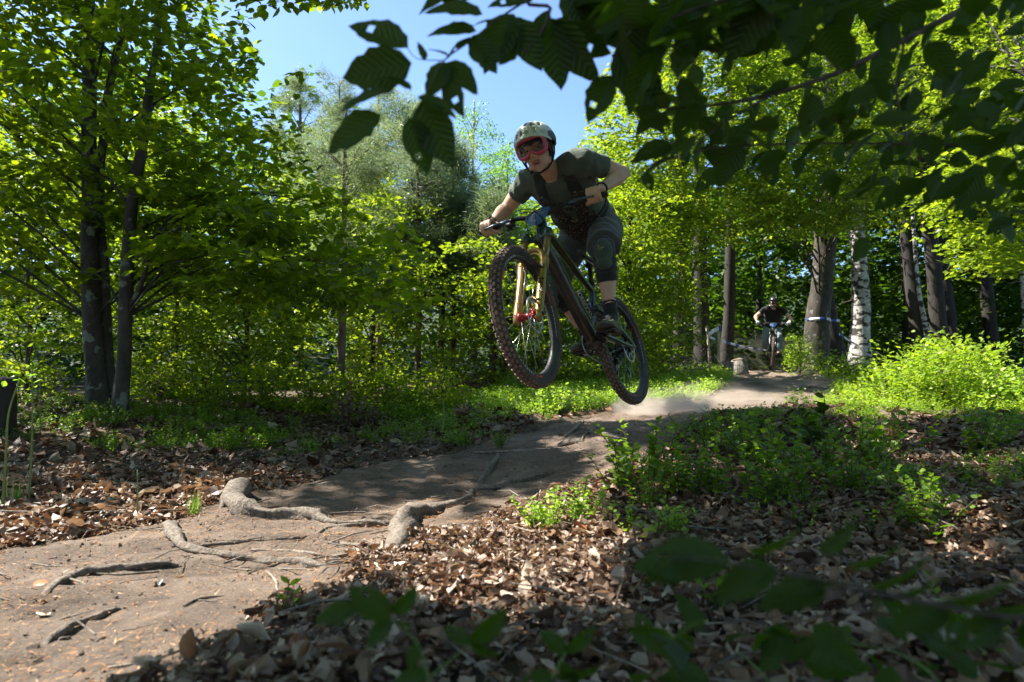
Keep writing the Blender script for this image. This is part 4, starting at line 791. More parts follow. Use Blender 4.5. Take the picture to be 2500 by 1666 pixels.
    me = body.data; n = len(me.vertices); co = np.zeros(n * 3, np.float32); me.vertices.foreach_get('co', co); co = co.reshape(-1, 3).astype(float); hl = (co - hc) @ np.stack([hx, hf, hu], 1) / HS
    ti = np.clip(1 - np.hypot((hl[:, 0]) / .062, (hl[:, 2] + .092) / .036), 0, .5) * (hl[:, 1] > .02) * .55
    lp = ((np.abs(hl[:, 0]) < .023) & (hl[:, 1] > .082) & (np.abs(hl[:, 2] + .078) < .0145)).astype(float)
    for nm, a in (('tint', ti), ('lip', lp)): me.attributes.new(nm, 'FLOAT', 'POINT').data.foreach_set('value', a.astype(np.float32))
    if st.get('glove'):
        me.materials.append(M['glove']); me.materials.append(M['trouser']); idx = np.zeros(len(me.polygons), np.int32)
        ce = np.zeros(len(me.polygons) * 3, np.float32); me.polygons.foreach_get('center', ce); ce = ce.reshape(-1, 3)
        for s in (-1, 1): idx[np.linalg.norm(ce - GR[s][0], axis=1) < .082] = 1
        me.polygons.foreach_set('material_index', idx)
    # jersey
    mb = MB(); mb.add(*torso(.014, 1))
    mb.tube([J['neck'] - spine * .06, J['neck'] + spine * .012], [.1, .078], 20)
    for k in 'LR': mb.tube([J['neck'] - spine * .03 - fr * .01, (J['neck'] + J['sh' + k]) / 2 - fr * .012, J['sh' + k] - spine * .01], [.075, .078, .078], 18)
    for s, k in ((1, 'L'), (-1, 'R')):
        sh, el = J['sh' + k], J['el' + k]; e = sh + (el - sh) * .54; mb.tube([sh - lat * s * .09 - spine * .03, sh - lat * s * .03, sh, sh * .5 + e * .5, e], [.084, .08, .074, .067, .065], 22)
    def wr(co):
        w = .003 * n3(co, 12, 3) + .004 * np.abs(n3(co, 26, 4)) + .002 * n3(co, 60, 4)
        for k in 'LR':
            t, d = seg_w(co, J['sh' + k], J['el' + k]); w += np.where((d < .1) & (t > -.2), .0028 * np.sin(t * 30 + 9 * n3(co, 9, 2)) * np.clip(1 + 1.5 * n3(co, 5, 3), 0, 2), 0)
        t, d = seg_w(co, J['pelvis'], J['neck']); w += np.where(t < .55, .004 * np.sin(t * 34 + 6 * n3(co, 7, 6)), 0); return w
    shirt = organic(mb, 'jersey', M[st['shirt']], vx * 1.5, 9, body, wr)
    # shorts / trousers
    mb = MB(); P0 = J['pelvis']; mb.add(*loft([(P0 + spine * .12, lat0, fr, .158, .128), (P0, lat0, fr, .172, .135), (P0 - spine * .09, lat0, fr, .165, .13), (P0 - spine * .14, lat0, fr, .10, .08)], 28))
    for s, k in ((1, 'L'), (-1, 'R')):
        hp, kn, an = J['hip' + k], J['kn' + k], AN_[k]
        if st.get('long'):
            q = smooth_path(np.array([np.r_[hp, .105], np.r_[hp * .5 + kn * .5, .095], np.r_[kn, .078], np.r_[kn * .5 + an * .5, .07], np.r_[kn * .08 + an * .92, .052]]), 5); mb.tube(q[:, :3], q[:, 3], 20)
        else:
            e = hp + (kn - hp) * st.get('hem' + k, .93); mb.tube([hp, hp * .5 + e * .5, hp * .2 + e * .8, e], [.108, .106, .101, .103], 24)
    def wr2(co):
        w = .004 * n3(co, 14, 5) + .0025 * n3(co, 40, 8)
        for k in 'LR':
            t, d = seg_w(co, J['hip' + k], J['kn' + k]); w += np.where(d < .14, .005 * np.sin(t * 21 + 4 * n3(co, 8, 1)), 0)
        return w
    organic(mb, 'trousers' if st.get('long') else 'shorts', M[st['legs']], vx * 1.5, 3, body, wr2)
    # knees, socks, shoes
    for s, k, pd in ((1, 'L', PL), (-1, 'R', PR)):
        hp, kn, an = J['hip' + k], J['kn' + k], AN_[k]; sd = nrm(an - kn); td = nrm(kn - hp); out = nrm(-(nrm(hp - kn) + nrm(an - kn)))
        if not st.get('long'):
            mb = MB(); q = smooth_path(np.array([np.r_[kn - td * .11, .072], np.r_[kn, .067], np.r_[kn + sd * .08, .068], np.r_[kn + sd * .185, .063]]), 4); mb.tube(q[:, :3], q[:, 3], 22)
            pb = organic(mb, 'knee_sleeve', M['padblack'], .006, 2, body, lambda c: .0018 * np.sin(c[:, 2] * 160 + 3 * n3(c, 20)))
            ax = nrm(sd - out * (sd @ out)); mb = MB(); mb.ell(kn + out * .035 + ax * .035, (.055, .095, .04), np.stack([np.cross(ax, out), ax, out], 1), 22); mb.ell(kn + out * .03 + ax * .12, (.048, .04, .034), np.stack([np.cross(ax, out), ax, out], 1), 18)
            kp = organic(mb, 'knee_cap', M['pad'], .005, 2, pb)
            if fine:
                xx = np.cross(ax, out); strokes('fox_emblem', FOXH, .03, kn + out * .0765 + ax * .045 + xx * .012, nrm(xx - ax * .25), -ax, M['goldprint'], pb, .0013)
            mb = MB(); q = smooth_path(np.array([np.r_[an - sd * .125, .0415], np.r_[an - sd * .06, .0405], np.r_[an, .0425]]), 4); mb.tube(q[:, :3], q[:, 3], 18); mb.tube([an, an + A(.05, 0, -.035)], [.0425, .04], 16)
            organic(mb, 'sock', M['sock'], .006, 2, body, lambda c: .0014 * np.sin(c[:, 2] * 300 + 4 * n3(c, 20)))
        # shoe: ball of the foot over the pedal axle
        z0 = pd[2] + .013; Yd = A(0, 1, 0); Z = A(0, 0, 1); secs = []
        for x, w, h in ((-.185, .022, .03), (-.17, .033, .075), (-.12, .036, .095), (-.07, .037, .085), (-.02, .045, .062), (.03, .05, .05), (.07, .046, .042), (.095, .032, .034), (.105, .015, .022)):
            secs.append((pd + A(x, s * (x + .02) * .08, .013 + h * .5), Yd, Z, w, h * .5))
        mb = MB(); mb.add(*loft(secs, 22)); up_ = organic(mb, 'shoe', M[st.get('shoe', 'shoe')], .006 if fine else .01, 2, body)
        secs = [(pd + A(x, s * (x + .02) * .08, .013 + .006), Yd, Z, w, .013) for x, w in ((-.19, .02), (-.175, .036), (-.12, .04), (-.07, .04), (-.02, .048), (.03, .054), (.07, .05), (.098, .034), (.108, .014))]
        MB().add(*loft(secs, 22)).build('sole', M['sole'], up_)
        if fine:
            mb = MB(); [mb.tube(smooth_path([pd + A(x, -.025, z), pd + A(x, 0, z + .012), pd + A(x, .025, z)], 4), .0025, 5) for x, z in ((-.03, .075), (-.012, .068), (.006, .062), (.022, .058))]; mb.build('laces', M['black'], up_)
    return body, shirt, Hh, HM, dict(lat=lat, spine=spine, fr=fr, J=J, HB=HB, hx=hx, hf=hf, hu=hu)
M['goldprint'] = plain('gold_print', (.5, .42, .22), None, .5, 20, bmp=0)
def to_world(o, Mx): o.matrix_world = Matrix(Mx.tolist())
# head frame of the near rider, given in the world and turned into the bicycle's frame
hf = nrm(A(-.34, -.91, -.27)); hu = nrm(A(-.27, 0, 1) - hf * (A(-.27, 0, 1) @ hf)); hx = np.cross(hf, hu)
toL = lambda v: B1R.T @ v
J1 = dict(head=tuple(A(1.05, .11, 1.01) + B1R.T @ A(.008, 0, -.032)), neck=(.82, .09, .92), pelvis=(.27, .03, .80), shR=(.80, -.09, .96), shL=(.86, .29, .91), elR=(.73, -.30, .88), elL=(.60, .42, .88), hipL=(.25, .13, .76), hipR=(.24, -.07, .79), knL=(.56, .205, .48), knR=(.45, -.20, .42))
r1, sh1, Hh, HM, D1 = make_rider('rider in mid-air in dark green jersey, pale helmet and pink goggles, gripping the handlebar', B1, J1, GR1, PL1, PR1, (toL(hx), toL(hf), toL(hu)), dict(shirt='shirt', legs='shorts', hemL=.86, hemR=.86, hs=1.04, w=1.06), True)
to_world(r1, B1)
# --- head furniture (built in the head's own frame)
def helm(c, r, par, body_m, low_m, split, vents=True, vox=None, name='helmet', rim=lambda a: -.02):
    nt, npz = 128, 44; th = np.linspace(0, 2 * np.pi, nt, endpoint=False); V = []; 
    for i in range(npz + 1):
        f = i / npz
        for t in th:
            zr = rim(t); ph0 = math.asin(max(-.95, min(.95, (zr) / r[2]))); ph = ph0 + (math.pi / 2 - ph0) * f; bulge = 1 + .05 * math.exp(-((f - .12) / .12) ** 2)
            V.append((c[0] + r[0] * bulge * math.cos(ph) * math.sin(t), c[1] + r[1] * bulge * math.cos(ph) * math.cos(t), c[2] + r[2] * math.sin(ph)))
    V = np.array(V); faces = []; mi = []
    for i in range(npz):
        for j in range(nt):
            q = (i * nt + j, i * nt + (j + 1) % nt, (i + 1) * nt + (j + 1) % nt, (i + 1) * nt + j); cc = V[list(q)].mean(0) - np.array(c); f = i / npz
            x, y, z = cc[0] / r[0], cc[1] / r[1], cc[2] / r[2]; hole = False
            if vents:
                for vx_, vy, ax_, ay, lo in ((0, .52, .075, .17, .3), (0, .05, .07, .19, .3), (0, -.45, .07, .17, .3), (.3, .62, .07, .14, .2), (-.3, .62, .07, .14, .2), (.33, .2, .075, .2, .2), (-.33, .2, .075, .2, .2), (.33, -.3, .075, .18, .2), (-.33, -.3, .075, .18, .2),
                                             (.62, .42, .07, .16, .1), (-.62, .42, .07, .16, .1), (.64, .0, .075, .15, .1), (-.64, .0, .075, .15, .1), (.6, -.42, .075, .15, .1), (-.6, -.42, .075, .15, .1)):
                    if z > lo and ((x - vx_) / ax_) ** 2 + ((y - vy) / ay) ** 4 < 1: hole = True
            if not hole: faces.append(q); mi.append(1 if split(cc) else 0)
    o = mesh_np(name, Hh(V), np.array(faces), [body_m, low_m], par, midx=mi)
    s = o.modifiers.new('s', 'SOLIDIFY'); s.thickness = .016; s.offset = -1; return o
HC, HRd = (0, -.014, .044), (.092, .118, .09)
hel = helm(HC, HRd, r1, M['helmet'], M['navy'], lambda p: p[2] < .012 and p[1] < .06, rim=lambda t: -.002 + .012 * (1 + math.cos(t)) / 2 - .06 * (1 - math.cos(t)) / 2)
mb = MB(); mb.ell(Hh((0, -.014, .045))[0], (.081, .107, .082), HM, 28); mb.build('helmet_liner', M['navy'], hel)
# visor with slots: a band curving out from the brow
V = []; nu, nv = 60, 12
for i in range(nu + 1):
    a = (i / nu - .5) * 2; t = a * 1.25
    for j in range(nv + 1):
        b = j / nv; rx = .094 + .012 * b; ry = .118 + .058 * b * (1 - .35 * a * a); z = .052 + .03 * math.cos(t) * .8 + (.028 - .052 * b) * 1 - .02 * a * a
        V.append((rx * math.sin(t), -.014 + ry * math.cos(t), z - .006 * b * b + .004))
V = np.array(V); fs = []
for i in range(nu):
    for j in range(nv):
        a = (i + .5) / nu; sl = any(abs(a - c) < w for c, w in ((.16, .028), (.3, .04), (.44, .035), (.56, .035), (.7, .04), (.84, .028))) and 2 <= j <= 8
        if not sl: fs.append((i * (nv + 1) + j, (i + 1) * (nv + 1) + j, (i + 1) * (nv + 1) + j + 1, i * (nv + 1) + j + 1))
vo = mesh_np('visor', Hh(V), np.array(fs), [M['helmet']], hel); s = vo.modifiers.new('s', 'SOLIDIFY'); s.thickness = .004; s.offset = 0
MB().tube(Hh(V[nv::nv + 1]), .0045, 6).build('visor_edge', M['helmet'], hel)
text('lettering', 'POC', .02, Hh((.078, .142, .055))[0], Hh((0, 0, 0))[0] - Hh((1, -.6, 0))[0], D1['hu'], M['darkprint'], hel)
# goggles
def gog(s_, k=0): 
    t = np.linspace(0, 2 * np.pi, 48, endpoint=False) if k == 0 else k; a, b = .077 * s_, .043 * s_; x = a * np.sign(np.cos(t)) * np.abs(np.cos(t)) ** .48; z = b * np.sign(np.sin(t)) * np.abs(np.sin(t)) ** .48
    z = np.where((z < 0), z + .02 * np.exp(-(x / .018) ** 2), z) + .004; y = .124 - 3.6 * x ** 2 - .12 * z; return np.stack([x, y, z - .001], 1)
G = gog(1); Gc = np.vstack([G, G[:1]])
fr_ = MB(); Vt, Ft = tube(Hh(Gc), .0068, 8, cap=False); fr_.add(Vt, Ft); Vt, Ft = tube(Hh(Gc * A(1.02, 1, 1.03) + A(0, -.016, 0)), .0095, 8, cap=False); fr_.add(Vt, Ft); gg = fr_.build('goggles', M['pink'], r1)
Vt, Ft = tube(Hh(Gc * A(.97, 1, .97) + A(0, -.032, 0)), .011, 8, cap=False); MB().add(Vt, Ft).build('goggle_foam', M['black'], gg)
V = [Hh(G * A(.98, 1, .98) * A(f, 1, f) + A(0, 3.6 * 0 + (.118 - 3.6 * (G[:, 0] * .98 * f) ** 2 - (.118 - 3.6 * G[:, 0] ** 2))[:, None][:, 0:1] * 1 * 0, 0) if False else np.stack([G[:, 0] * .98 * f, .124 - 3.6 * (G[:, 0] * .98 * f) ** 2 - .12 * G[:, 2] * f, G[:, 2] * .98 * f], 1)) for f in (1, .7, .4, .1)]
fs = [(k * 48 + j, k * 48 + (j + 1) % 48, (k + 1) * 48 + (j + 1) % 48, (k + 1) * 48 + j) for k in range(3) for j in range(48)]
mesh_np('lens', np.vstack(V), [np.array(fs), ], M['lens'], gg)
mb = MB(); a_ = np.linspace(.62, 2 * np.pi - .62, 40); ctr = np.stack([.096 * np.sin(a_), -.014 + .124 * np.cos(a_), .012 - .012 * (1 - np.cos(a_)) + .02], 1)
ctr = np.vstack([[(.08, .095, .0)], ctr, [(-.08, .095, .0)]]); mb.tube(Hh(ctr), .016, 8, flat=.18); mb.build('goggle_strap', M['strap'], gg)
for s in (-1, 1): MB().tube(Hh([(s * .094, .03, .02), (s * .086, .025, -.04), (s * .07, .03, -.09), (s * .04, .05, -.118), (0, .058, -.128)]), .006, 8, flat=.5).tube(Hh([(s * .09, -.04, .0), (s * .084, -.005, -.05), (s * .074, .022, -.08)]), .005, 8).build('chin_strap', M['strap'], hel)
MB().box(Hh((.056, .04, -.108))[0], D1['hx'] * .008, D1['hf'] * .012, D1['hu'] * .007).build('buckle', M['black'], hel)
for s in (-1, 1):
    e = MB().ell(Hh((s * .031, .072, -.003))[0], (.0125,) * 3, None, 14).build('eye', M['eyewhite'], r1); MB().ell(Hh((s * .031 - .002, .0835, -.004))[0], (.0058, .0022, .0058), HM, 12).build('iris', M['iris'], e)
    MB().tube(Hh([(s * .014, .088, .018), (s * .032, .09, .023), (s * .05, .077, .017)]), .0035, 6).build('eyebrow', M['hair'], r1)
    mb = MB(); mb.ell(Hh((s * .031, .0735, .0045))[0], (.0145, .0135, .009), HM, 12); mb.build('eyelid', M['skin'], e)
mo = MB().ell(Hh((0, .086, -.078))[0], (.016, .006, .006), HM, 14).build('mouth', M['mouth'], r1); MB().box(Hh((0, .0915, -.0745))[0], D1['hx'] * .011, D1['hf'] * .0012, D1['hu'] * .0018).build('teeth', M['tooth'], mo)
MB().ell(Hh((0, -.03, .0))[0], (.083, .085, .075), HM, 20).build('hair', M['hair'], r1)
# --- vest lifted off the jersey
def vest(shirt, D):
    me = shirt.data; n = len(me.vertices); co = np.zeros(n * 3, np.float32); me.vertices.foreach_get('co', co); co = co.reshape(-1, 3).astype(float); no = np.zeros(n * 3, np.float32); me.vertices.foreach_get('normal', no); no = no.reshape(-1, 3).astype(float)
    F4 = np.array([tuple(p.vertices) for p in me.polygons if len(p.vertices) == 4]); J = D['J']; ax = J['neck'] - J['pelvis']; L = np.linalg.norm(ax); c = co[F4].mean(1); nn = no[F4].mean(1)
    t = ((c - J['pelvis']) @ D['spine']) / L; s = (c - J['pelvis']) @ D['lat']; front = (nn @ D['fr']); 
    out = []
    for nm, msk, off, m in (('vest_strap', ((np.abs(np.abs(s - .02) - (.105 - .02 * (t - .5))) < .034) & (t > .62) & (t < 1.1)), .009, 'strap'), ('vest_panel', ((np.abs(np.abs(s - .02) - (.085 - .11 * (.75 - t))) < .036) & (t > .38) & (t < .86) & (front > -.2)) | ((np.abs(s - .02) < .115) & (t > .12) & (t < .45) & (front > -.3)), .015, 'vest'), ('vest_belt', (np.abs(t - .3) < .05), .011, 'strap')):
        f = F4[msk]; 
        if not len(f): continue
        u = np.unique(f); rm = np.zeros(n, int); rm[u] = np.arange(len(u)); o = mesh_np(nm, co[u] + no[u] * off, rm[f], M[m], shirt); s0 = o.modifiers.new('m', 'SMOOTH'); s0.factor = .5; s0.iterations = 4; sm = o.modifiers.new('s', 'SOLIDIFY'); sm.thickness = off; sm.offset = -1
    return
vest(sh1, D1)
def on_shirt(D, t, s, h=.0): # a point in front of the chest
    J = D['J']; return J['pelvis'] + (J['neck'] - J['pelvis']) * t + D['lat'] * s + D['fr'] * h
strokes('fox_emblem', FOXH, .032, on_shirt(D1, .50, .03, .152), -D1['lat'] * -1, D1['spine'], M['goldprint'], sh1, .0015)
for q, mm in ((.122, 'goldprint'), (-.085, 'whiteprint')): strokes('fox_emblem', FOXH, .013, on_shirt(D1, .93, q, .118), D1['lat'], D1['spine'], M[mm], sh1, .0012)
# watch and band
for s, nm, rr in ((-1, 'watch', .031), (1, 'wristband', .031)):
    w, e = D1['HB'][s]; d = nrm(e - w); c = w + d * .022; T, N_, B_ = frames(np.array([c, c + d * .02])); t = np.linspace(0, 2 * np.pi, 21); ringp = c + rr * (np.outer(np.cos(t), N_[0]) + np.outer(np.sin(t), B_[0]))
    Vt, Ft = tube(ringp, .006, 6, cap=False); mb = MB().add(Vt, Ft)
    if nm == 'watch': k = nrm(A(.3, -.2, 1) - d * (A(.3, -.2, 1) @ d)); mb.box(c + k * .034, d * .018, np.cross(k, d) * .018, k * .005)
    mb.build(nm, M['black'], r1)

# --- the second rider, standing on the pedals behind the jump
B2T = A(5.62, 15.0, 0); hd2 = math.atan2(-15.0, -5.0)
B2R = euler_R(hd2, -.05, -.07); c_ = A(5.75, 15.1, 0); fw = B2R @ A(1.245, 0, 0); T2 = P(1777, 838, 15.2) - fw; T2[2] += .30
B2 = mat4(B2R, T2)
bike2, GR2, PL2, PR2 = make_bike('mountain_bike', 'dusty mountain bike with dark fork under the far rider', B2, .0, False, leg='blackmetal')
J2 = dict(head=(.74, .0, 1.20), neck=(.60, 0, 1.08), pelvis=(.18, 0, .72), shR=(.57, -.19, 1.05), shL=(.59, .19, 1.05), elR=(.68, -.39, .86), elL=(.68, .37, .85), hipL=(.19, .1, .66), hipR=(.19, -.1, .66), knL=(.50, .16, .36), knR=(.40, -.16, .34))
r2, sh2, Hh2, HM2, D2 = make_rider('far rider coming down the trail in black tee, dark helmet and grey-blue trousers', B2, J2, GR2, PL2, PR2, (A(0, 1, 0), nrm(A(1, 0, -.25)), nrm(A(.25, 0, 1))), dict(shirt='shirt2', legs='trouser', long=True, glove=True, shoe='shoe', w=1.15), False)
to_world(r2, B2)
Hh_, HM_, D_ = Hh, HM, D1; Hh = Hh2; HM = HM2
h2 = helm((0, -.014, .04), (.108, .135, .105), r2, M['helmet2'], M['helmet2'], lambda p: False, vents=True, rim=lambda t: .012 * math.cos(t) - .06 * (1 - math.cos(t)) / 2 + .0)
MB().ell(Hh((0, -.014, .035))[0], (.09, .115, .095), HM, 20).build('helmet_liner', M['navy'], h2)
MB().tube(Hh([(-.1, .02, -.03), (-.085, .09, -.075), (-.04, .13, -.095), (.04, .13, -.095), (.085, .09, -.075), (.1, .02, -.03)]), .02, 8).build('chin_bar', M['helmet2'], h2)
MB().tube(Hh([(-.09, .10, .06), (-.06, .17, .075), (0, .19, .08), (.06, .17, .075), (.09, .10, .06)]), .012, 6, flat=.5).build('visor', M['helmet2'], h2)
MB().tube(Hh([(-.08, .075, .0), (-.04, .115, .0), (.04, .115, .0), (.08, .075, .0)]), .026, 8).build('goggles', M['iris'], r2)
MB().tube([on_shirt(D2, .34, -.05, .14), on_shirt(D2, .34, .0, .15)], .006, 5).build('shirt_print', M['orange'], sh2)
Hh, HM = Hh_, HM_

# ------------------------------------------------------------------ exposed roots and sticks on the trail
def on_ground(rows, lift=.25, sm=4, bury=0):
    pts = []; 
    for u, v, w in rows:
        p, d = ground_hit(u, v); r = w * K / F * d / 2; pts.append(np.r_[p + A(0, 0, r * lift), r])
    q = smooth_path(np.array(pts), sm); t = np.linspace(0, 1, len(q)); e = np.clip(1 - np.minimum(t, 1 - t) / .12, 0, 1) ** 2; q[:, 2] -= bury * e * (q[:, 3] * 1.6 + .02); return q
def ground_obj(name, label, cat, rows_list, m, lift=.25, bury=0, lump=.13, n=12, group=None, seed=0):
    q0 = on_ground(rows_list[0], lift); base = q0[len(q0) // 2, :3].copy(); base[2] = float(H(base[0], base[1])); mb = MB()
    for i, rows in enumerate(rows_list):
        q = on_ground(rows, lift, 5, bury); q[:, 2] += .018; z = q[:, :3].copy(); g = np.random.default_rng(seed + i); z[:, :2] += g.normal(0, .12, (len(z), 2)) * q[:, 3:4]; mb.tube(z, q[:, 3] * (1 + .12 * np.sin(np.arange(len(q)) * 1.3 + i)), n, lump=lump, seed=seed + i)
    o = mb.build(name, m, loc=base); tag(o, label, cat, group); return o
ROOTS = [('thick root rising like a knob at the left end, bending right across the trail', [[(556, 1118, 40), (537, 1150, 54), (552, 1186, 42), (630, 1202, 32), (712, 1202, 34), (760, 1212, 13), (830, 1214, 15), (905, 1212, 18)], [(738, 1195, 8), (741, 1225, 5)]]),
 ('thickest root, arching down to the right edge of the trail', [[(1085, 1128, 14), (1076, 1158, 17), (1020, 1178, 26), (965, 1195, 40), (930, 1225, 56), (914, 1266, 50), (906, 1305, 24)], [(905, 1210, 16), (860, 1216, 13), (800, 1222, 13), (745, 1230, 10), (716, 1250, 5)]]),
 ('short dark root running up the shaded part of the trail', [[(1147, 1052, 10), (1130, 1082, 14), (1096, 1125, 14)]]),
 ('long thin dark root branching to the right from the trail middle', [[(1085, 1132, 12), (1160, 1127, 15), (1220, 1112, 12), (1278, 1088, 5)]]),
 ('pale winding root below the knobbed one, from the left leaf edge', [[(384, 1204, 26), (398, 1242, 30), (432, 1276, 20), (520, 1292, 15), (600, 1303, 14), (700, 1310, 17), (782, 1334, 9)], [(660, 1303, 6), (610, 1320, 5), (560, 1336, 3)]]),
 ('grey root with a mossy shaded side, nearest the left picture edge', [[(88, 1402, 10), (130, 1360, 22), (190, 1336, 18), (260, 1326, 18), (340, 1314, 16), (438, 1310, 9)], [(130, 1360, 12), (80, 1372, 10), (0, 1376, 8)]]),
 ('straight grey root or stick stuck in the dirt, bottom left', [[(94, 1510, 10), (130, 1482, 18), (170, 1462, 18), (225, 1436, 14), (290, 1408, 6)], [(130, 1492, 8), (165, 1484, 5)]]),
 ('low root bump with pale top under the rear wheel, left one', [[(1280, 1032, 8), (1310, 1026, 16), (1345, 1022, 8)], [(1330, 1024, 6), (1352, 1004, 8), (1395, 1012, 14), (1440, 1020, 8), (1480, 1024, 4)]]),
 ('root bump right beside the other one on the shaded slope', [[(1392, 1035, 6), (1410, 1026, 16), (1440, 1030, 12), (1500, 1036, 6)]]),
 ('curved pale root lying across the far trail', [[(1818, 906, 5), (1838, 896, 9), (1866, 894, 8), (1905, 901, 7), (1932, 905, 3)]]),
 ('root forming the lip of the far trail where the far rider jumps', [[(1725, 868, 4), (1765, 860, 8), (1810, 858, 7), (1850, 846, 6), (1870, 842, 3)]]),
 ('thin root crossing the far trail, lower of the two steps', [[(1760, 884, 4), (1800, 878, 6), (1840, 868, 6), (1870, 865, 3)]])]
for i, (lb, rows) in enumerate(ROOTS): ground_obj('exposed_root', lb, 'root', rows, M['root'], .4, .8, .2, 18, seed=500 + i)
ROOTS2 = [('thin root crossing between the knobbed root and the winding one', [[(430, 1272, 6), (520, 1262, 8), (610, 1255, 8), (700, 1248, 6), (742, 1234, 4)]]), ('root stub sinking into the dirt left of the knobbed root', [[(545, 1130, 20), (522, 1150, 22), (508, 1182, 12)]]),
 ('thin double root below the thickest one', [[(905, 1290, 8), (850, 1276, 8), (790, 1262, 6), (740, 1258, 4)], [(880, 1284, 5), (820, 1296, 5), (740, 1300, 3)]]), ('thin root running along the right trail edge in the shade', [[(1220, 1112, 6), (1290, 1130, 7), (1350, 1120, 5), (1400, 1096, 3)]])]
for i, (lb, rows) in enumerate(ROOTS2): ground_obj('exposed_root', lb, 'root', rows, M['root'], .4, .8, .2, 12, seed=540 + i)
STK = [('straight stick on the trail pointing at the thick root, upper one', [[(575, 1279, 6), (650, 1282, 8), (700, 1286, 8), (752, 1292, 4)]]),
 ('forked thin twig beside the thick root\'s foot', [[(712, 1299, 4), (780, 1291, 6), (850, 1292, 6), (910, 1298, 3)], [(760, 1294, 4), (820, 1283, 5), (868, 1262, 3)]]),
 ('crooked twig above the forked one', [[(782, 1264, 6), (830, 1268, 8), (880, 1266, 7), (925, 1290, 4)]]),
 ('short hooked twig in the middle of the near trail', [[(612, 1330, 6), (632, 1350, 7), (640, 1378, 5), (672, 1392, 3)]]),
 ('small twig left of the hooked one', [[(420, 1412, 4), (460, 1394, 6), (534, 1386, 3)], [(455, 1398, 3), (500, 1400, 2)]]),
 ('dark twig left of the bright bilberry plant', [[(1040, 1217, 5), (1090, 1224, 8), (1150, 1236, 7), (1215, 1232, 4)]]),
 ('grey stick leaning up toward the rear wheel', [[(1300, 1012, 8), (1322, 992, 8), (1340, 975, 4)]]),
 ('thin straight twig bottom left of the trail', [[(100, 1458, 3), (150, 1440, 5), (208, 1424, 2)]]),
 ('thin twig lying under the low root step', [[(548, 1318, 3), (620, 1322, 4), (810, 1326, 2)]]),
 ('dark stick at the bottom edge beside the curled brown leaf', [[(245, 1562, 7), (330, 1548, 8), (400, 1526, 7), (440, 1500, 4)]]),
 ('grey stick in the leaves at the crest on the right', [[(2180, 975, 6), (2240, 966, 10), (2322, 958, 4)]]),
 ('short upright dead stick on the right crest', [[(2262, 1012, 3), (2268, 985, 6), (2275, 968, 4)]]),
 ('stick half buried in the shaded leaves, right', [[(1790, 1180, 4), (1850, 1172, 6), (1940, 1168, 3)]]),
 ('slim pale twig across the leaf litter, bottom centre', [[(1480, 1420, 4), (1530, 1450, 6), (1560, 1490, 3)]]),
 ('dark branch on the shaded slope below the rear wheel', [[(1090, 1048, 4), (1180, 1046, 6), (1260, 1040, 3)]])]
for i, (lb, rows) in enumerate(STK): ground_obj('fallen_stick', lb, 'stick', rows, M['drytwig'], .8, 0, .08, 7, seed=560 + i)
# ------------------------------------------------------------------ stones and cones
def stone(lb, u, v, w, m, seed, sq=.6):
    p, d = ground_hit(u, v); r = w * K / F * d / 2; g = np.random.default_rng(seed); mb = MB(); mb.ell((0, 0, 0), (r, r * .8, r * sq), None, 16); V = mb.v[0]; V += V * (.25 * n3(V / r * 1.0, 1.3, seed))[:, None]
    o = mb.build('stone', m, loc=None); o.location = (p[0], p[1], p[2] + r * .15); o.rotation_euler = (0, 0, g.uniform(0, 6)); tag(o, lb, 'stone', 'stones lying among the leaves')
M['stone'] = plain('grey_stone', (.4, .38, .34), (.26, .25, .22), .8, 30, bmp=.6, bd=.01); M['stonew'] = plain('pale_stone', (.55, .52, .47), (.38, .35, .31), .8, 18, bmp=.6, bd=.01); M['moss'] = plain('mossy_stone', (.12, .14, .04), (.09, .08, .04), .95, 16, bmp=.8, bd=.02)
for i, (lb, u, v, w, m) in enumerate([('round pale stone on the right crest', 2160, 1010, 36, 'stone'), ('small round stone right of the pale one', 2190, 1018, 26, 'stone'), ('white jagged stone at the trail edge below the taped trunk', 1885, 872, 26, 'stonew'), ('white stone in the sunlit green, right of the trail', 2152, 948, 10, 'stonew'), ('dark grey block among the leaves at the crest', 2090, 985, 34, 'stone'), ('pale stone at the crest, left of the dark block', 2052, 1000, 22, 'stonew'), ('mossy boulder behind the front wheel', 1318, 912, 46, 'moss'), ('flat stone half under leaves on the right slope', 1955, 1098, 24, 'stone')]): stone(lb, u, v, w, M[m], 600 + i)
def cone_mesh(L=.11, R=.02):
    mb = MB(); mb.tube([(0, -L / 2, 0), (0, -L * .3, 0), (0, 0, 0), (0, L * .35, 0), (0, L / 2, 0)], [R * .4, R * .75, R * .8, R * .6, R * .2], 8); k = 0
    for i in range(26):
        y = -L / 2 + L * (i + .5) / 26; r = R * (1 - abs((i - 10) / 18) ** 2.2) + .001
        for j in range(7):
            a = j * 2 * np.pi / 7 + i * .45; d = A(math.cos(a), 0, math.sin(a)); t = A(-math.sin(a), 0, math.cos(a)); p = A(0, y, 0) + d * r * .7
            mb.add([p - t * .0055, p + t * .0055, p + d * r * .45 + A(0, .009, 0) + t * .003, p + d * r * .45 + A(0, .009, 0) - t * .003], np.array([[0, 1, 2, 3]]))
    return mb
M['cone'] = plain('spruce_cone', (.16, .085, .05), (.09, .05, .032), .7, 60, bmp=.3)
c0 = cone_mesh().build('spruce_cone', M['cone'], smooth=False)
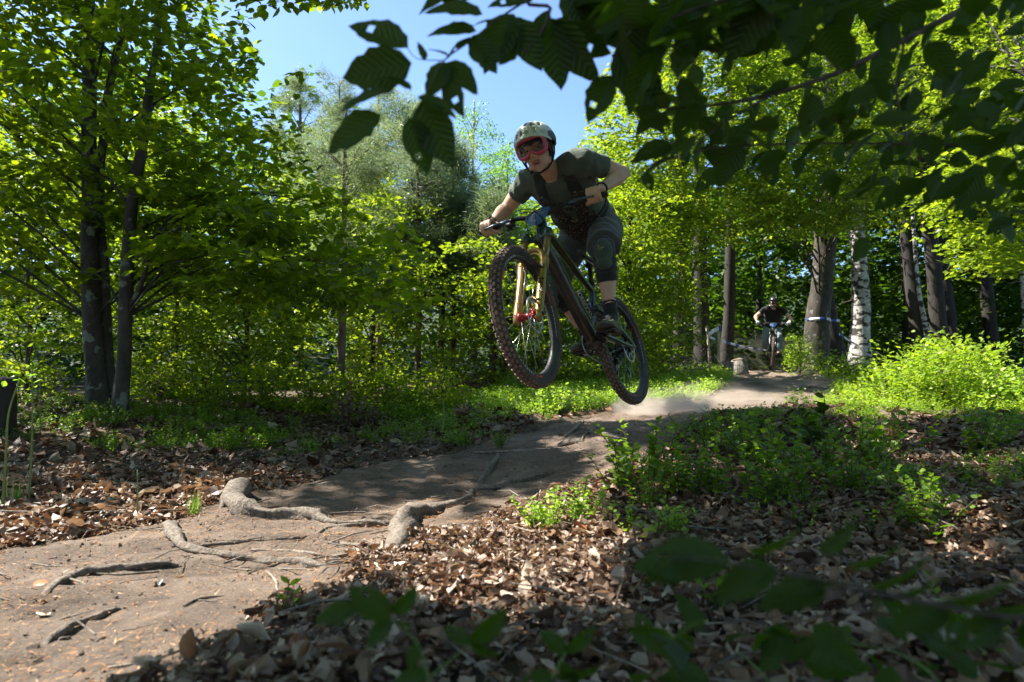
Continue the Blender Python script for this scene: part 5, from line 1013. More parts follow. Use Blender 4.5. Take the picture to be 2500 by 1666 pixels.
for i, (lb, u, v, a) in enumerate([('reddish cone beside the knobbed root', 632, 1190, 1.4), ('cone in the leaves, nearest the bright bilberry plant', 1552, 1298, .3), ('cone right of it in the shaded leaves', 1625, 1300, .9), ('large cone lying on its side, right foreground', 2105, 1300, .5), ('cone beside the large one', 1975, 1290, 2.0), ('dark cone on the right slope, upper', 2120, 1155, 1.2), ('cone below the dark one on the right slope', 2205, 1128, .2), ('cone at the right picture edge', 2330, 1120, 2.4), ('cone under the blurred leaf stalk', 1850, 1320, 1.8)]):
    o = c0 if i == 0 else c0.copy(); 
    if i: link(o)
    p, d = ground_hit(u, v); o.location = (p[0], p[1], p[2] + .025); o.rotation_euler = (.1, .3, a + 1.2); tag(o, lb, 'cone', 'spruce cones on the forest floor')
# ------------------------------------------------------------------ dead leaves, needles
g = np.random.default_rng(5)
def dry_tmpl(k, seed):                # k curled leaf shapes, 10 verts
    gg = np.random.default_rng(seed); out = []
    for _ in range(k):
        y = np.array([0, .28, .6, .85, 1.0]); w = np.array([.02, .27, .3, .17, .01]) * gg.uniform(.8, 1.25); cl = gg.uniform(-1.2, 2.0); cw = gg.uniform(-1.2, 2.2); V = []
        for yy, ww in zip(y, w):
            for s in (-1, 0, 1): V.append((s * ww * math.cos(cw * .5), yy, cl * .35 * (yy - .5) ** 2 + abs(s) * ww * math.sin(cw * .6) + gg.normal(0, .065)))
        out.append(V)
    f = [(3 * i + j, 3 * i + j + 1, 3 * i + j + 4, 3 * i + j + 3) for i in range(4) for j in range(2)]
    return np.array(out), np.array(f)
DT, DFc = dry_tmpl(24, 3)
DL = np.array([LEAF6[0] * A(1.3, 1, 1) + g.normal(0, .07, (6, 3)) + np.outer((LEAF6[0][:, 1] - .5) ** 2, (0, 0, g.uniform(-.6, 1.2))) for _ in range(24)])
def litter(name, label, n, sampler, size, m, lay=.03, up=1.0, far=False):
    xy = sampler(n); z = H(xy[:, 0], xy[:, 1]); td = trail_d(xy[:, 0], xy[:, 1]); 
    nor = A(0, 0, up) + g.normal(0, .42, (len(xy), 3)); d = rdir(len(xy), g); d[:, 2] *= .35
    pos = np.column_stack([xy, z + g.uniform(0.004, lay, len(xy))]); s = size * np.clip(g.lognormal(-.05, .38, len(xy)), .35, 2.0); R = rots(d, nor); R[g.random(len(xy)) < .5] *= A(1, 1, -1)
    V, Fc = batch((DL[g.integers(0, 24, len(xy))], LEAF6[1]) if far else (DT[g.integers(0, len(DT), len(xy))], DFc), pos - R[:, :, 1] * (s * .5)[:, None], R, s)
    o = mesh_np(name, V, Fc, m, smooth=False); tag(o, label, 'leaf litter', kind='stuff'); return o
def samp(box, cond):
    def f(n):
        out = np.zeros((0, 2))
        while len(out) < n:
            q = g.uniform((box[0], box[2]), (box[1], box[3]), (n, 2)); out = np.vstack([out, q[cond(q)]])
        return out[:n]
    return f
offt = lambda m: (lambda q: trail_d(q[:, 0], q[:, 1]) < m + .07 * vnoise(q[:, 0] * 4, q[:, 1] * 4, 3))
def right_of(q): # right bank
    cx = np.interp(q[:, 1], TRAIL[:, 1], TRAIL[:, 0]); return q[:, 0] > cx
litter('leaf_litter', 'brown beech leaves covering the near right bank', 21000, samp((-.9, 3.2, .55, 3.3), lambda q: (offt(-.0)(q)) & right_of(q) & (np.abs(q[:, 0]) < .25 + q[:, 1] * .85)), .033, M['litter'], .05)
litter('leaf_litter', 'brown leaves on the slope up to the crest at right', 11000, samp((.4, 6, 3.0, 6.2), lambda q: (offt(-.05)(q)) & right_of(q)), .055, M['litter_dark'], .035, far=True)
litter('leaf_litter', 'pale and rusty leaves along the left trail edge', 7500, samp((-3.6, -.9, 1.8, 4.0), lambda q: (offt(-.02)(q)) & ~right_of(q)), .052, M['litter'], .04)
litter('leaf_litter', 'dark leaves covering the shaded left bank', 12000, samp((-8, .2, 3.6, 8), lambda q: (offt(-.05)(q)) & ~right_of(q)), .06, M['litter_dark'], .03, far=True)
litter('leaf_litter', 'scattered leaves beyond the crest', 7000, samp((-3, 9, 6, 15), offt(-.1)), .065, M['litter'], .03, far=True)
litter('leaf_litter', 'few loose leaves lying on the trail dirt', 160, samp((-3, 1.5, .8, 6), lambda q: trail_d(q[:, 0], q[:, 1]) > -.05), .035, M['litter'], .015)
xy = samp((-3.4, 3.2, .6, 4.6), lambda q: offt(.03)(q))(26000); d = rdir(len(xy), g); d[:, 2] *= .5; V, Fc = batch(LEAF4, np.column_stack([xy, H(xy[:, 0], xy[:, 1]) + g.uniform(.005, .05, len(xy))]), rots(d, A(0, 0, 1) + g.normal(0, .6, (len(xy), 3))), g.uniform(.005, .02, len(xy))); o = mesh_np('leaf_fragments', V, Fc, M['litter'], smooth=False); tag(o, 'broken bits of dead leaves between the whole ones', 'leaf litter', kind='stuff')
xy = samp((-3.2, 2.2, .7, 6.4), lambda q: trail_d(q[:, 0], q[:, 1]) > -.1)(42000); xy = xy[vnoise(xy[:, 0] * 3, xy[:, 1] * 3, 21) + g.uniform(-.8, .8, len(xy)) > -.1]
d = rdir(len(xy), g); d[:, 2] *= .12; V, Fc = batch((NEEDLE[0] * A(1.6, 1, 1), NEEDLE[1]), np.column_stack([xy, H(xy[:, 0], xy[:, 1]) + .022 + g.uniform(0, .006, len(xy))]), rots(d, A(0, 0, 1) + g.normal(0, .2, (len(xy), 3))), g.uniform(.01, .026, len(xy)))
o = mesh_np('needle_litter', V, Fc, M['spruce_needle'], smooth=False); tag(o, 'rusty fallen needles and chips strewn over the trail', 'needle litter', kind='stuff')
# pebbles and crumbs of dirt
xy = samp((-3.2, 1.6, .6, 6), lambda q: trail_d(q[:, 0], q[:, 1]) > -.15)(5000); oc = (np.array([(1, 0, 0), (0, 1, 0), (-1, 0, 0), (0, -1, 0), (0, 0, .8), (0, 0, -.8)], float), np.array([(0, 1, 4), (1, 2, 4), (2, 3, 4), (3, 0, 4), (1, 0, 5), (2, 1, 5), (3, 2, 5), (0, 3, 5)]))
V, Fc = batch(oc, np.column_stack([xy, H(xy[:, 0], xy[:, 1]) + .014]), rots(rdir(len(xy), g), rdir(len(xy), g)), g.uniform(.002, .009, len(xy)) * (1 + (g.random(len(xy)) > .985) * 1.2)); o = mesh_np('pebbles', V, Fc, M['path'], smooth=False); tag(o, 'small pebbles and crumbs of dirt on the trail', 'pebbles', kind='stuff')
# single leaves one can point at
def dry_leaf(lb, u, v, size, m, az, tilt, seed, lift=.02):
    p, d = ground_hit(u, v); V = DT[seed % 24] * size; o = mesh_np('dry_leaf', V, DFc, m, smooth=True); o.location = (p[0], p[1], p[2] + lift); o.rotation_euler = (tilt, .25, az); tag(o, lb, 'leaf'); return o
M['rusty'] = plain('rusty_leaf', (.42, .15, .05), (.3, .1, .04), .5, 30, bmp=.3); M['paleleaf'] = plain('pale_leaf', (.62, .5, .38), (.5, .37, .26), .5, 30, bmp=.3); M['chip'] = plain('white_chip', (.75, .73, .68), (.6, .58, .52), .6, 30, bmp=.2)
for i, (lb, u, v, s, m, az, ti) in enumerate([('large rusty leaf standing on edge at the bottom, left of centre', 440, 1566, .055, 'rusty', 1.0, 1.1), ('pale curled leaf right of the rusty one', 510, 1545, .075, 'paleleaf', .3, .3), ('pale leaf with a red underside near the bottom edge', 640, 1535, .08, 'paleleaf', 1.8, .5), ('rusty leaf beside the pale one, bottom edge', 672, 1560, .04, 'rusty', .4, .9),
        ('white wood chip on the near trail', 362, 1362, .035, 'chip', .3, .1), ('pale leaf on the left trail edge', 115, 1430, .03, 'paleleaf', 2, .1), ('rusty leaf at the foot of the bright bilberry plant', 1350, 1245, .06, 'rusty', 1.2, .5), ('orange leaf at the left litter edge', 80, 1370, .05, 'rusty', .2, .3)]):
    dry_leaf(lb, u, v, s, M[m], az, ti, i * 5 + 1, .03 if ti > .4 else .02)
# ------------------------------------------------------------------ ground plants
def plant_arrays(g, h, nst, nl, ls, spread=.5, bend=.3):
    P_, D_, N_ = [], [], []; stems = []
    for k in range(nst):
        a = g.uniform(0, 6.28); r = g.uniform(0, spread * h); b = A(math.cos(a) * r * .35, math.sin(a) * r * .35, 0); t = b + A(math.cos(a) * r, math.sin(a) * r, h * g.uniform(.6, 1.1)); m = (b + t) / 2 + A(math.cos(a), math.sin(a), 0) * -.03 * h
        stems.append(np.array([b, m, t]))
        for j in range(nl):
            f = .25 + .75 * (j + g.random()) / nl; p = b * (1 - f) ** 2 + 2 * m * f * (1 - f) + t * f * f; sa = g.uniform(0, 6.28); P_.append(p); D_.append((math.cos(sa), math.sin(sa), g.uniform(.1, .7))); N_.append(A(0, 0, 1) + g.normal(0, .4, 3))
    return np.array(P_), np.array(D_), np.array(N_), ls * g.uniform(.6, 1.2, len(P_)), stems
PV = []
for k in range(6):
    gg = np.random.default_rng(700 + k); p, d_, n_, s_, st = plant_arrays(gg, .155, 15, 14, .023, .75); V, Fc = batch((LEAF6[0] * A(1.15, 1, 1), LEAF6[1]), p, rots(d_, n_), s_); me = mesh_np('foliage', V, Fc, M['bilberry'], smooth=False); st_ = MB(); [st_.tube(q, [.0016, .0013, .0008], 4, cap=False) for q in st]; so = st_.build('stems', M['twig'])
    PV.append((me, so, (p, d_, n_, s_)))
def put_plant(lb, u, v, sc, k, name='bilberry_plant', cat='plant', m=None, group='bilberry plants on the right bank', p=None, keep=True):
    if p is None: p, _ = ground_hit(u, v)
    r = empty(name, p); r.scale = (sc,) * 3; r.rotation_euler = (0, 0, k * 1.7); tag(r, lb, cat, group)
    for o in PV[k % 6][:2]:
        c = o.copy(); link(c, r)
        if m and c.name.startswith('foliage'): c.data = c.data.copy(); c.data.materials[0] = m
        c['kind'] = 'stuff'
    return r
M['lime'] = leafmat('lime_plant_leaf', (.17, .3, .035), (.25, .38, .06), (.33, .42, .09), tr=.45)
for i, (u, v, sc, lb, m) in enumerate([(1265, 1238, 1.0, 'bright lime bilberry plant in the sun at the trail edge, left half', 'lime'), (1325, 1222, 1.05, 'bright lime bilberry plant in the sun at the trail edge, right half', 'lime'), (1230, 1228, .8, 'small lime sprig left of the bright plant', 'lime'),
        (1430, 1150, 1.57, 'bilberry plant with pale tips, left end of the bank', None), (1500, 1120, 1.78, 'tall bilberry plant with yellow tips above the trail edge', None), (1560, 1150, 1.47, 'dense bilberry plant right of the yellow-tipped one', None), (1490, 1185, 1.26, 'dark bilberry plant low on the bank above the dry leaves', None),
        (1620, 1010, 0.83, 'dark bilberry clump on the crest left of centre', None), (1680, 990, 0.88, 'dark bilberry clump on the crest above the trail', None), (1750, 1000, 0.83, 'bilberry plant right of the crest clump', None), (1640, 1060, 1.47, 'bilberry plant on the slope under the crest clump', None), (1730, 1080, 1.47, 'bilberry plant in the middle of the right bank', None),
        (1800, 1110, 1.47, 'bilberry plant right of the middle one', None), (1840, 1180, 1.37, 'bilberry plant on the bare leaves, low right', None), (1760, 1190, 1.37, 'bilberry plant beside the low one, closer to the trail', None), (1640, 1160, 1.26, 'bilberry plant between the two low groups', None), (1900, 1120, 1.37, 'bilberry plant right of the oak seedling', None), (1980, 1080, 1.37, 'bilberry plant with pale shoots on the right slope', None),
        (2050, 1060, 1.37, 'bilberry plant near the dark block of stone', None), (2230, 1060, 1.37, 'bilberry plant at far right below the crest', None), (2300, 1040, 1.16, 'bilberry plant at the right edge of the crest', None), (1540, 1250, 0.84, 'small sunlit sprig alone in the dry leaves', 'lime'), (1450, 1240, 0.73, 'small green sprig left of the sunlit one', 'lime'), (1960, 1150, 1.16, 'bilberry plant above the cones', None), (2130, 1220, 1.05, 'low bilberry plant in the right litter', None),
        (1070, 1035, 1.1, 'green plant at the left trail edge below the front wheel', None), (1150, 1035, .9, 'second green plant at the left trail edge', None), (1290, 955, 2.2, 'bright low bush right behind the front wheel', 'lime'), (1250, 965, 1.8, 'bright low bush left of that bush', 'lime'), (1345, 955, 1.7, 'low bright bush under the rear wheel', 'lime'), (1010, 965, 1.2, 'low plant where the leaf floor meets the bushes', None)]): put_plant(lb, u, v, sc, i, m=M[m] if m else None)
for o in PV:
    for c in o[:2]: bpy.data.objects.remove(c)
def cover(name, label, xy, sc, m, seed, nlk=None, lf=1.0):
    gg = np.random.default_rng(seed); Vs, Fs, off = [], [], 0
    pos, R, S = [], [], []; zz = H(xy[:, 0], xy[:, 1])
    for i, (x, y) in enumerate(xy):
        p, d_, n_, s_ = PV[i % 6][2]; a = gg.uniform(0, 6.28); c, s = math.cos(a), math.sin(a); Rz = np.array([[c, -s, 0], [s, c, 0], [0, 0, 1]]); q = sc * gg.uniform(.6, 1.3); k = gg.random(len(p)) < (nlk or 1)
        pos.append((p[k] @ Rz.T) * q + A(x, y, zz[i] - .02)); R.append(rots(d_[k] @ Rz.T, n_[k] @ Rz.T)); S.append(s_[k] * q * lf)
    V, Fc = batch(LEAF4, np.vstack(pos), np.concatenate(R), np.concatenate(S)); o = mesh_np(name, V, Fc, m, smooth=False); tag(o, label, 'ground cover', kind='stuff')
nz = lambda q, s, th, sd: vnoise(q[:, 0] * s, q[:, 1] * s, sd) > th
cover('ground_cover', 'bilberry growing over the right bank between the single plants', samp((1.0, 4.2, 2.3, 4.6), lambda q: (offt(-.12)(q)) & right_of(q) & nz(q, 1.6, -.15, 4))(520), .58, M['bilberry'], 11, .8)
cover('ground_cover', 'sunlit low green along the right side of the far trail', samp((2.6, 9.5, 6.4, 15), lambda q: (offt(-.06)(q)) & right_of(q))(1300), 1.05, M['shrub'], 12, .42, 1.25)
cover('ground_cover', 'sunlit low green left of the far trail', samp((-.8, 4.6, 7.0, 15), lambda q: (offt(-.06)(q)) & ~right_of(q) & (q[:, 1] > 7 + .0 * q[:, 0]) & (q[:, 0] > -.4))(1400), 1.0, M['lime'], 13, .42, 1.25)
cover('ground_cover', 'green undergrowth along the foot of the bushes, left and centre', samp((-7, .4, 6.6, 10), lambda q: nz(q, .9, -.1, 8))(800), 1.0, M['bilberry'], 14, .42, 1.25)
cover('ground_cover', 'dim low plants scattered over the shaded left leaf floor', samp((-5.5, .2, 4.6, 7), lambda q: (offt(-.12)(q)) & ~right_of(q) & nz(q, 1.3, .05, 18))(360), .85, M['bilberry'], 16, .6)
cover('ground_cover', 'green specks of seedlings in the near right litter', samp((-.1, 2.6, .9, 2.6), lambda q: right_of(q) & offt(-.2)(q) & nz(q, 2, .25, 6))(34), .7, M['bilberry'], 15, .5)
# grass: blades of two quads and a tip
BL = (np.array([(-.02, 0, 0), (.02, 0, 0), (.017, .5, .06), (-.017, .5, .06), (0, 1, .3)], float), np.array([(0, 1, 2, 3), (3, 2, 4, 4)]))
def blades(c, n, h, r, gg):
    p = c + np.column_stack([gg.normal(0, r, (n, 2)), np.zeros(n)]); a = gg.uniform(0, 6.28, n); d = np.column_stack([np.cos(a) * .45, np.sin(a) * .45, gg.uniform(.6, 1.4, n)]); nn = np.column_stack([-np.cos(a), -np.sin(a), np.full(n, .4)]); W = h * gg.uniform(.5, 1.15, n)
    Vv, _ = batch((BL[0], np.array([(0, 1, 2, 3)])), p, rots(d, nn), W); k = np.arange(n)[:, None] * 5; return Vv, [k + np.array([[0, 1, 2, 3]]), k + np.array([[3, 2, 4]])]
def tuft(lb, u, v, n, h, r, seed, m='grass', name='grass_tuft'):
    p, d = ground_hit(u, v); gg = np.random.default_rng(seed); V, Fs = blades(A(0, 0, 0), n, h, r, gg); o = mesh_np(name, V, Fs, M[m], smooth=False); o.location = [float(x) for x in p]; o['kind'] = 'stuff'
    root = empty(name, p); root.rotation_euler = (0, 0, 0); o.name = 'blades'; o.parent = root; o.location = (0, 0, 0); tag(root, lb, 'grass')
M['drygrass'] = leafmat('dry_grass', (.35, .3, .2), (.42, .37, .26), (.5, .44, .32), tr=.3)
for i, (lb, u, v, n, h, r) in enumerate([('grass tuft with pale dry base left of the knobbed root', 447, 1188, 40, .11, .012), ('grass tuft at the left picture edge in the leaves', 30, 1165, 26, .14, .012), ('grass clump under the ferns, centre left', 960, 945, 90, .3, .05), ('grass clump behind the front wheel, left', 1180, 905, 120, .35, .08), ('grass clump right of the bare floor, under the wheel', 1230, 915, 90, .28, .07), ('short grass by the left trail edge', 1110, 1010, 40, .09, .03)]):
    tuft(lb, u, v, n, h, r, 800 + i)
tuft('bleached dry grass in the base of the left tuft', 447, 1190, 30, .06, .018, 830, 'drygrass')
# ferns
def fern(lb, u, v, h, nf, seed, az0=0, dep=None):
    p, d = ground_hit(u, v)
    if dep: p = P(u, v, dep); p[2] = float(H(p[0], p[1]))
    gg = np.random.default_rng(seed); root = empty('fern', p); tag(root, lb, 'fern', 'ferns in front of the bushes')
    for k in range(nf):
        a = az0 + k * 2 * np.pi / nf + gg.normal(0, .3); L = h * gg.uniform(.8, 1.1); o_ = A(math.cos(a), math.sin(a), 0); t = np.linspace(0, 1, 26); sp = A(0, 0, 1) * (h * 1.0 * np.minimum(t * 1.5, 1 - .0 * t) - h * .25 * np.clip(t - .6, 0, 1) ** 2)[:, None] + o_ * (L * .75 * np.clip(t - .3, 0, 1))[:, None] + o_ * .06 * t[:, None]
        mb = MB(); mb.tube(sp, np.linspace(.004, .001, 26), 4, cap=False); side = np.cross(o_, A(0, 0, 1)); pos, dr, sz = [], [], []
        for i in range(8, 26):
            f = (i - 8) / 18; w = L * .34 * math.sin(min(1, .25 + f * 1.0) * np.pi) ** .8 * (1 - f * .75) + .01
            for s in (-1, 1):
                dd = nrm(side * s + o_ * .45 + A(0, 0, gg.uniform(-.2, .1)))
                for j in range(7): q = sp[i] + dd * w * (j + .5) / 7; ww = w * .26 * (1 - j / 8); [(pos.append(q), dr.append(nrm(np.cross(dd, A(0, 0, 1)) * e + dd * .5)), sz.append(ww)) for e in (-1, 1)]
        V, Fc = batch((LEAF4[0] * A(.8, 1, 1), LEAF4[1]), np.array(pos), rots(np.array(dr), A(0, 0, 1) + gg.normal(0, .12, (len(pos), 3))), np.array(sz)); mb.add(V, Fc); mb.build('frond', M['fern'], root, smooth=False)
for i, (lb, u, v, h, nf, az) in enumerate([('bright fern with broad fronds left of the thin pine', 655, 930, .5, 4, .3), ('fern right of the thin pine, fronds spread flat', 895, 935, .42, 4, 1.0), ('fern lowest and furthest right, at the leaf floor', 935, 960, .38, 4, .1), ('small fern nearest the left beeches', 520, 935, .3, 3, .8), ('young fern beside the dark dead plant', 800, 945, .3, 3, 2)]): fern(lb, u, v, h, nf, 850 + i, az)
# tall thin bracken stems
def stem(lb, pts, w, dep=None, leaves=0, seed=0):
    b, d = ground_hit(*pts[0]); dep = dep or d; q = [b] + [P(u, v, d) for u, v in pts[1:]]; q = smooth_path(np.array(q), 5); root = empty('green_stem', b); tag(root, lb, 'plant', 'tall bare stems rising on the left')
    o = MB().tube(q - b, np.linspace(w, w * .5, len(q)) * K / F * d / 2, 6).build('stem', M['stemgreen'], root); gg = np.random.default_rng(seed)
    if leaves:
        V, Fc = batch(LEAF6, np.repeat((q - b)[-1:], leaves, 0) + gg.normal(0, .03, (leaves, 3)), rots(rdir(leaves, gg), A(0, 0, 1) + gg.normal(0, .3, (leaves, 3))), gg.uniform(.02, .045, leaves)); mesh_np('leaf_tip', V, Fc, M['fern'], root, smooth=False)['kind'] = 'stuff'
M['stemgreen'] = plain('green_stem', (.16, .24, .06), (.12, .17, .05), .5, 20, bmp=.1)
for i, a in enumerate([('bent forking green stem at the left picture edge', [(6, 1180), (14, 1040), (20, 950), (46, 870)], 7, 9), ('straight green stem second from the left edge', [(66, 1160), (74, 1000), (74, 850)], 6, 4), ('thin stem right of the second one', [(92, 1000), (92, 850)], 4, 3), ('lone thin stem on the leaf floor below the beeches', [(312, 1205), (316, 1160), (316, 1080)], 5, 0), ('pair of thin stems in the bush left of the first fern', [(586, 900), (586, 820), (590, 752)], 5, 2), ('thin stem right of that pair', [(612, 905), (612, 850), (618, 800)], 5, 2), ('thin upright stem by the wheel, on the leaf floor', [(1015, 1000), (1020, 960), (1018, 915)], 5, 3)]): stem(a[0], a[1], a[2], leaves=a[3], seed=i)
# oak seedling and other small saplings on the bank
def seedling(lb, u, v, h, n, ls, seed, m, name='seedling'):
    p, d = ground_hit(u, v); gg = np.random.default_rng(seed); pp, d_, n_, s_, st = plant_arrays(gg, h, 4, n, ls, .45); root = empty(name, p); tag(root, lb, 'plant'); V, Fc = batch(LEAF6, pp, rots(d_, n_), s_); mesh_np('foliage', V, Fc, m, root, smooth=False)['kind'] = 'stuff'; mb = MB(); [mb.tube(q, [.004, .003, .001], 5) for q in st]; mb.build('stem', M['twig'], root)
for i, (lb, u, v, h, n, ls, m) in enumerate([('oak seedling standing upright on the crest, dull green leaves', 1895, 1060, .34, 11, .07, 'near'), ('pale leafy seedling on the slope right of the oak one', 1990, 1065, .18, 8, .045, 'bilberry'), ('low seedling among the cones', 2150, 1270, .12, 6, .04, 'near'), ('seedling in the bottom right litter', 1640, 1450, .10, 6, .035, 'bilberry'), ('seedling at the dark edge of the trail, bottom centre', 650, 1420, .07, 4, .03, 'bilberry'), ('small seedling beneath the lime plant', 1500, 1260, .08, 5, .03, 'lime'), ('yellow-leaved sapling in front of the taped trunk', 1945, 845, .6, 9, .07, 'shrub')]): seedling(lb, u, v, h, n, ls, 870 + i, M[m])
g = np.random.default_rng(55); sx = np.vstack([samp((-.5, 3.0, .8, 3.4), lambda q: right_of(q) & offt(0)(q))(420), samp((-3.4, 1.0, 1.2, 4.6), lambda q: np.ones(len(q), bool))(260)]); zz = H(sx[:, 0], sx[:, 1]); mb = MB()
for (x, y), z in zip(sx, zz): a = g.uniform(0, 6.28); L = g.uniform(.04, .2); d = A(math.cos(a), math.sin(a), g.uniform(-.1, .2)); p = A(x, y, z + .03); mb.tube([p, p + d * L * .5 + g.normal(0, .006, 3), p + d * L + g.normal(0, .01, 3)], np.array([.0022, .002, .001]) * g.uniform(.6, 1.8), 4, cap=False)
o = mb.build('twig_litter', M['drytwig']); tag(o, 'fine broken twigs scattered in the leaves and on the trail', 'twig litter', kind='stuff')
# bright shrubs to the right
SHR = [('bright yellow-green beech shrub right of the far trail, nearest one', [(1960, 965), (1985, 900), (2040, 850), (2110, 850), (2150, 950)], 7.3, 8.8, 75), ('taller bright beech shrub in the middle of the sunlit group', [(2060, 950), (2070, 840), (2140, 806), (2210, 800), (2250, 860), (2240, 960)], 7.0, 9.0, 110), ('bright shrub at the right, tips against the dark wood', [(2200, 960), (2230, 830), (2270, 820), (2300, 850), (2310, 960)], 7.2, 9.2, 80), ('bluish green shrub at the right picture edge', [(2260, 970), (2290, 890), (2420, 860), (2420, 970)], 6.4, 8, 80), ('low bright shrub around the foot of the taped trunk', [(1850, 850), (1840, 820), (1900, 820), (2010, 840), (2060, 880), (1950, 890)], 11.5, 13, 50), *[(lb, [(u - w, 960), (u - w * .6, v + 30), (u, v), (u + w * .7, v + 25), (u + w, 960)], 6.9, 8.6, n) for lb, u, v, w, n in (('dim leafy bush at the foot of the pair of left beeches', 360, 850, 80, 40), ('dim bush right of the beech pair, under the first fern', 470, 870, 90, 40), ('dark low bush left of the thin pine foot', 600, 880, 80, 36), ('low bush round the foot of the thin pine', 760, 860, 90, 44), ('tangled dark bush right of the thin pine', 880, 850, 90, 46), ('low bush below the outstretched grip', 1010, 860, 80, 40), ('dim bush at the far left behind the stump-like stem', 110, 860, 90, 40))],
 ('small bright bush between the far rider and the taped trunk', [(1812, 855), (1815, 790), (1850, 770), (1862, 850)], 12.5, 13.5, 26)]
for i, (lb, poly, a, b, n) in enumerate(SHR):
    c = np.mean(poly, 0); m = 'lime' if i == 3 else ('beech' if 5 <= i <= 11 else 'shrub')
    tree(lb, [(c[0], 960 if i < 4 or 5 <= i <= 11 else 870, 5, (a + b) / 2), (c[0] + 6, c[1], 4, (a + b) / 2), (c[0], c[1] - 30, 2, (a + b) / 2)], [(poly, a, b, n * 2)], m=m, bk='twig', ls=.055, nl=26, L=.42, W=.13, seed=900 + i, name='shrub', cat='shrub', limbs=24, lit=False, sky=False, r0=.006, droop=-.7, thick=.05, tmpl=LEAF6)
# dead dark plants (standing brown leaves) centre left
for i, (lb, u, v, h) in enumerate([('dead blackish plant with hanging leaves below the thin pine', 800, 985, .4), ('dead brown bracken right of the blackish plant', 850, 995, .34), ('rusty dead bracken on the leaf floor', 1065, 985, .22), ('heap of broken pale bracken left of the first fern', 705, 925, .25)]):
    p, d = ground_hit(u, v); gg = np.random.default_rng(930 + i); pp, d_, n_, s_, st = plant_arrays(gg, h, 9, 16, .05, .6); root = empty('dead_plant', p); tag(root, lb, 'plant'); V, Fc = batch(LEAF6, pp, rots(d_ * A(1, 1, -1), rdir(len(pp), gg)), s_); mesh_np('withered_leaves', V, Fc, M['litter_dark' if i < 2 else 'litter'], root, smooth=False)['kind'] = 'stuff'; mb = MB(); [mb.tube(q, [.004, .003, .001], 4) for q in st]; mb.build('stems', M['twig'], root)['kind'] = 'stuff'
# brush pile of grey twigs and the stumps behind the rear wheel
p0 = P(1590, 870, 12.2); p0[2] = float(H(p0[0], p0[1])); root = empty('brush_pile', p0); tag(root, 'tangle of grey dead twigs left of the tape poles', 'brushwood'); gg = np.random.default_rng(940); mb = MB()
for _ in range(70):
    a = gg.uniform(0, 6.28); c = A(*gg.normal(0, .35, 2), gg.uniform(0, .15)); L = gg.uniform(.3, .9); e = c + A(math.cos(a), math.sin(a) * .6, gg.uniform(.0, .8)) * L; mb.tube(np.linspace(c, e, 4) + gg.normal(0, .03, (4, 3)), np.linspace(.007, .002, 4), 4)
mb.build('twigs', M['drytwig'], root)['kind'] = 'stuff'
for lb, u, v, d, r, h, tl in (('weathered tree stump beside the trail, left of the far rider', 1700, 862, 13.5, .14, .32, 0), ('grey leaning stump slab left of the other stump', 1668, 868, 13.2, .12, .25, .25)):
    p = P(u, v, d); p[2] = float(H(p[0], p[1])) - .03; root = empty('tree_stump', p); tag(root, lb, 'stump'); t = A(tl * h, 0, 0)
    MB().tube([A(0, 0, 0), A(0, 0, h * .3) + t * .3, A(0, 0, h) + t], [r * 1.35, r * 1.05, r * .95], 20, lump=.08, seed=int(u)).build('stump_body', M['stump'], root); MB().tube([A(0, 0, h) + t, A(0, 0, h + .012) + t], [r * .93, r * .9], 20, lump=.05, seed=int(u)).build('cut_face', M['cutwood'], root)
# race tape on its poles and round the trunk
M['tape'] = mat('race_tape', lambda N: (lambda p: (N.set(p, 'Base Color', ramp(N, N('TexWave', Vector=N('TexCoord').outputs['Object'], Scale=1.1, Distortion=1.5).outputs['Fac'], [(.42, (.02, .05, .28)), (.5, (.62, .64, .68))])), p.outputs[0])[1])(N('BsdfPrincipled', Roughness=.35)))
M['tapewhite'] = plain('white_tape', (.72, .73, .76), None, .35, 10, bmp=0); M['tapeblue'] = plain('blue_tape', (.02, .05, .35), None, .35, 10, bmp=0); M['pole'] = plain('pale_wooden_pole', (.5, .42, .32), (.38, .31, .23), .8, 30, bmp=.2)
def pole(lb, rows):
    p, r = px_path(rows); z = float(H(p[0, 0], p[0, 1])); p[0, 2] = z - .05; b = p[0].copy(); o = MB().tube(p - b, r, 8).build('pole', M['pole']); o.location = [float(x) for x in b]; tag(o, lb, 'pole')
    return p
pA = pole('pale wooden pole of the tape fence, left one, leaning', [(1632, 855, 6, 13), (1629, 800, 6, 13), (1624, 750, 6, 13)]); pB = pole('pale wooden pole of the tape fence, right one with blue tip', [(1651, 850, 7, 13.2), (1652, 800, 7, 13.2), (1652, 745, 7, 13.2)])
def tape(lb, pts, w, m, n=8, tw=0):
    q = smooth_path(np.array(pts), n); V = []; 
    for i, p in enumerate(q): d = A(0, 0, 1) * math.cos(tw * i) + A(0, 1, 0) * math.sin(tw * i); V += [p - d * w / 2, p + d * w / 2, p + d * w / 2 + A(0, .002, 0), p - d * w / 2 + A(0, .002, 0)]
    k = np.arange(len(q) - 1)[:, None] * 4; f = np.concatenate([k + np.array([[j, (j + 1) % 4, (j + 1) % 4 + 4, j + 4]]) for j in range(4)]); o = mesh_np('race_tape', np.array(V), f, m); tag(o, lb, 'tape'); return o
tape('white flap of tape stretched between the two poles', [P(1626, 772, 12.98), P(1638, 762, 13.08), P(1652, 755, 13.17)], .085, M['tapewhite']); MB_ = MB().tube([P(1652, 762, 13.2), P(1652, 750, 13.2)], .034, 8).build('tape_wrap', M['tapeblue']); tag(MB_, 'blue tape wrapped round the tip of the right pole', 'tape')
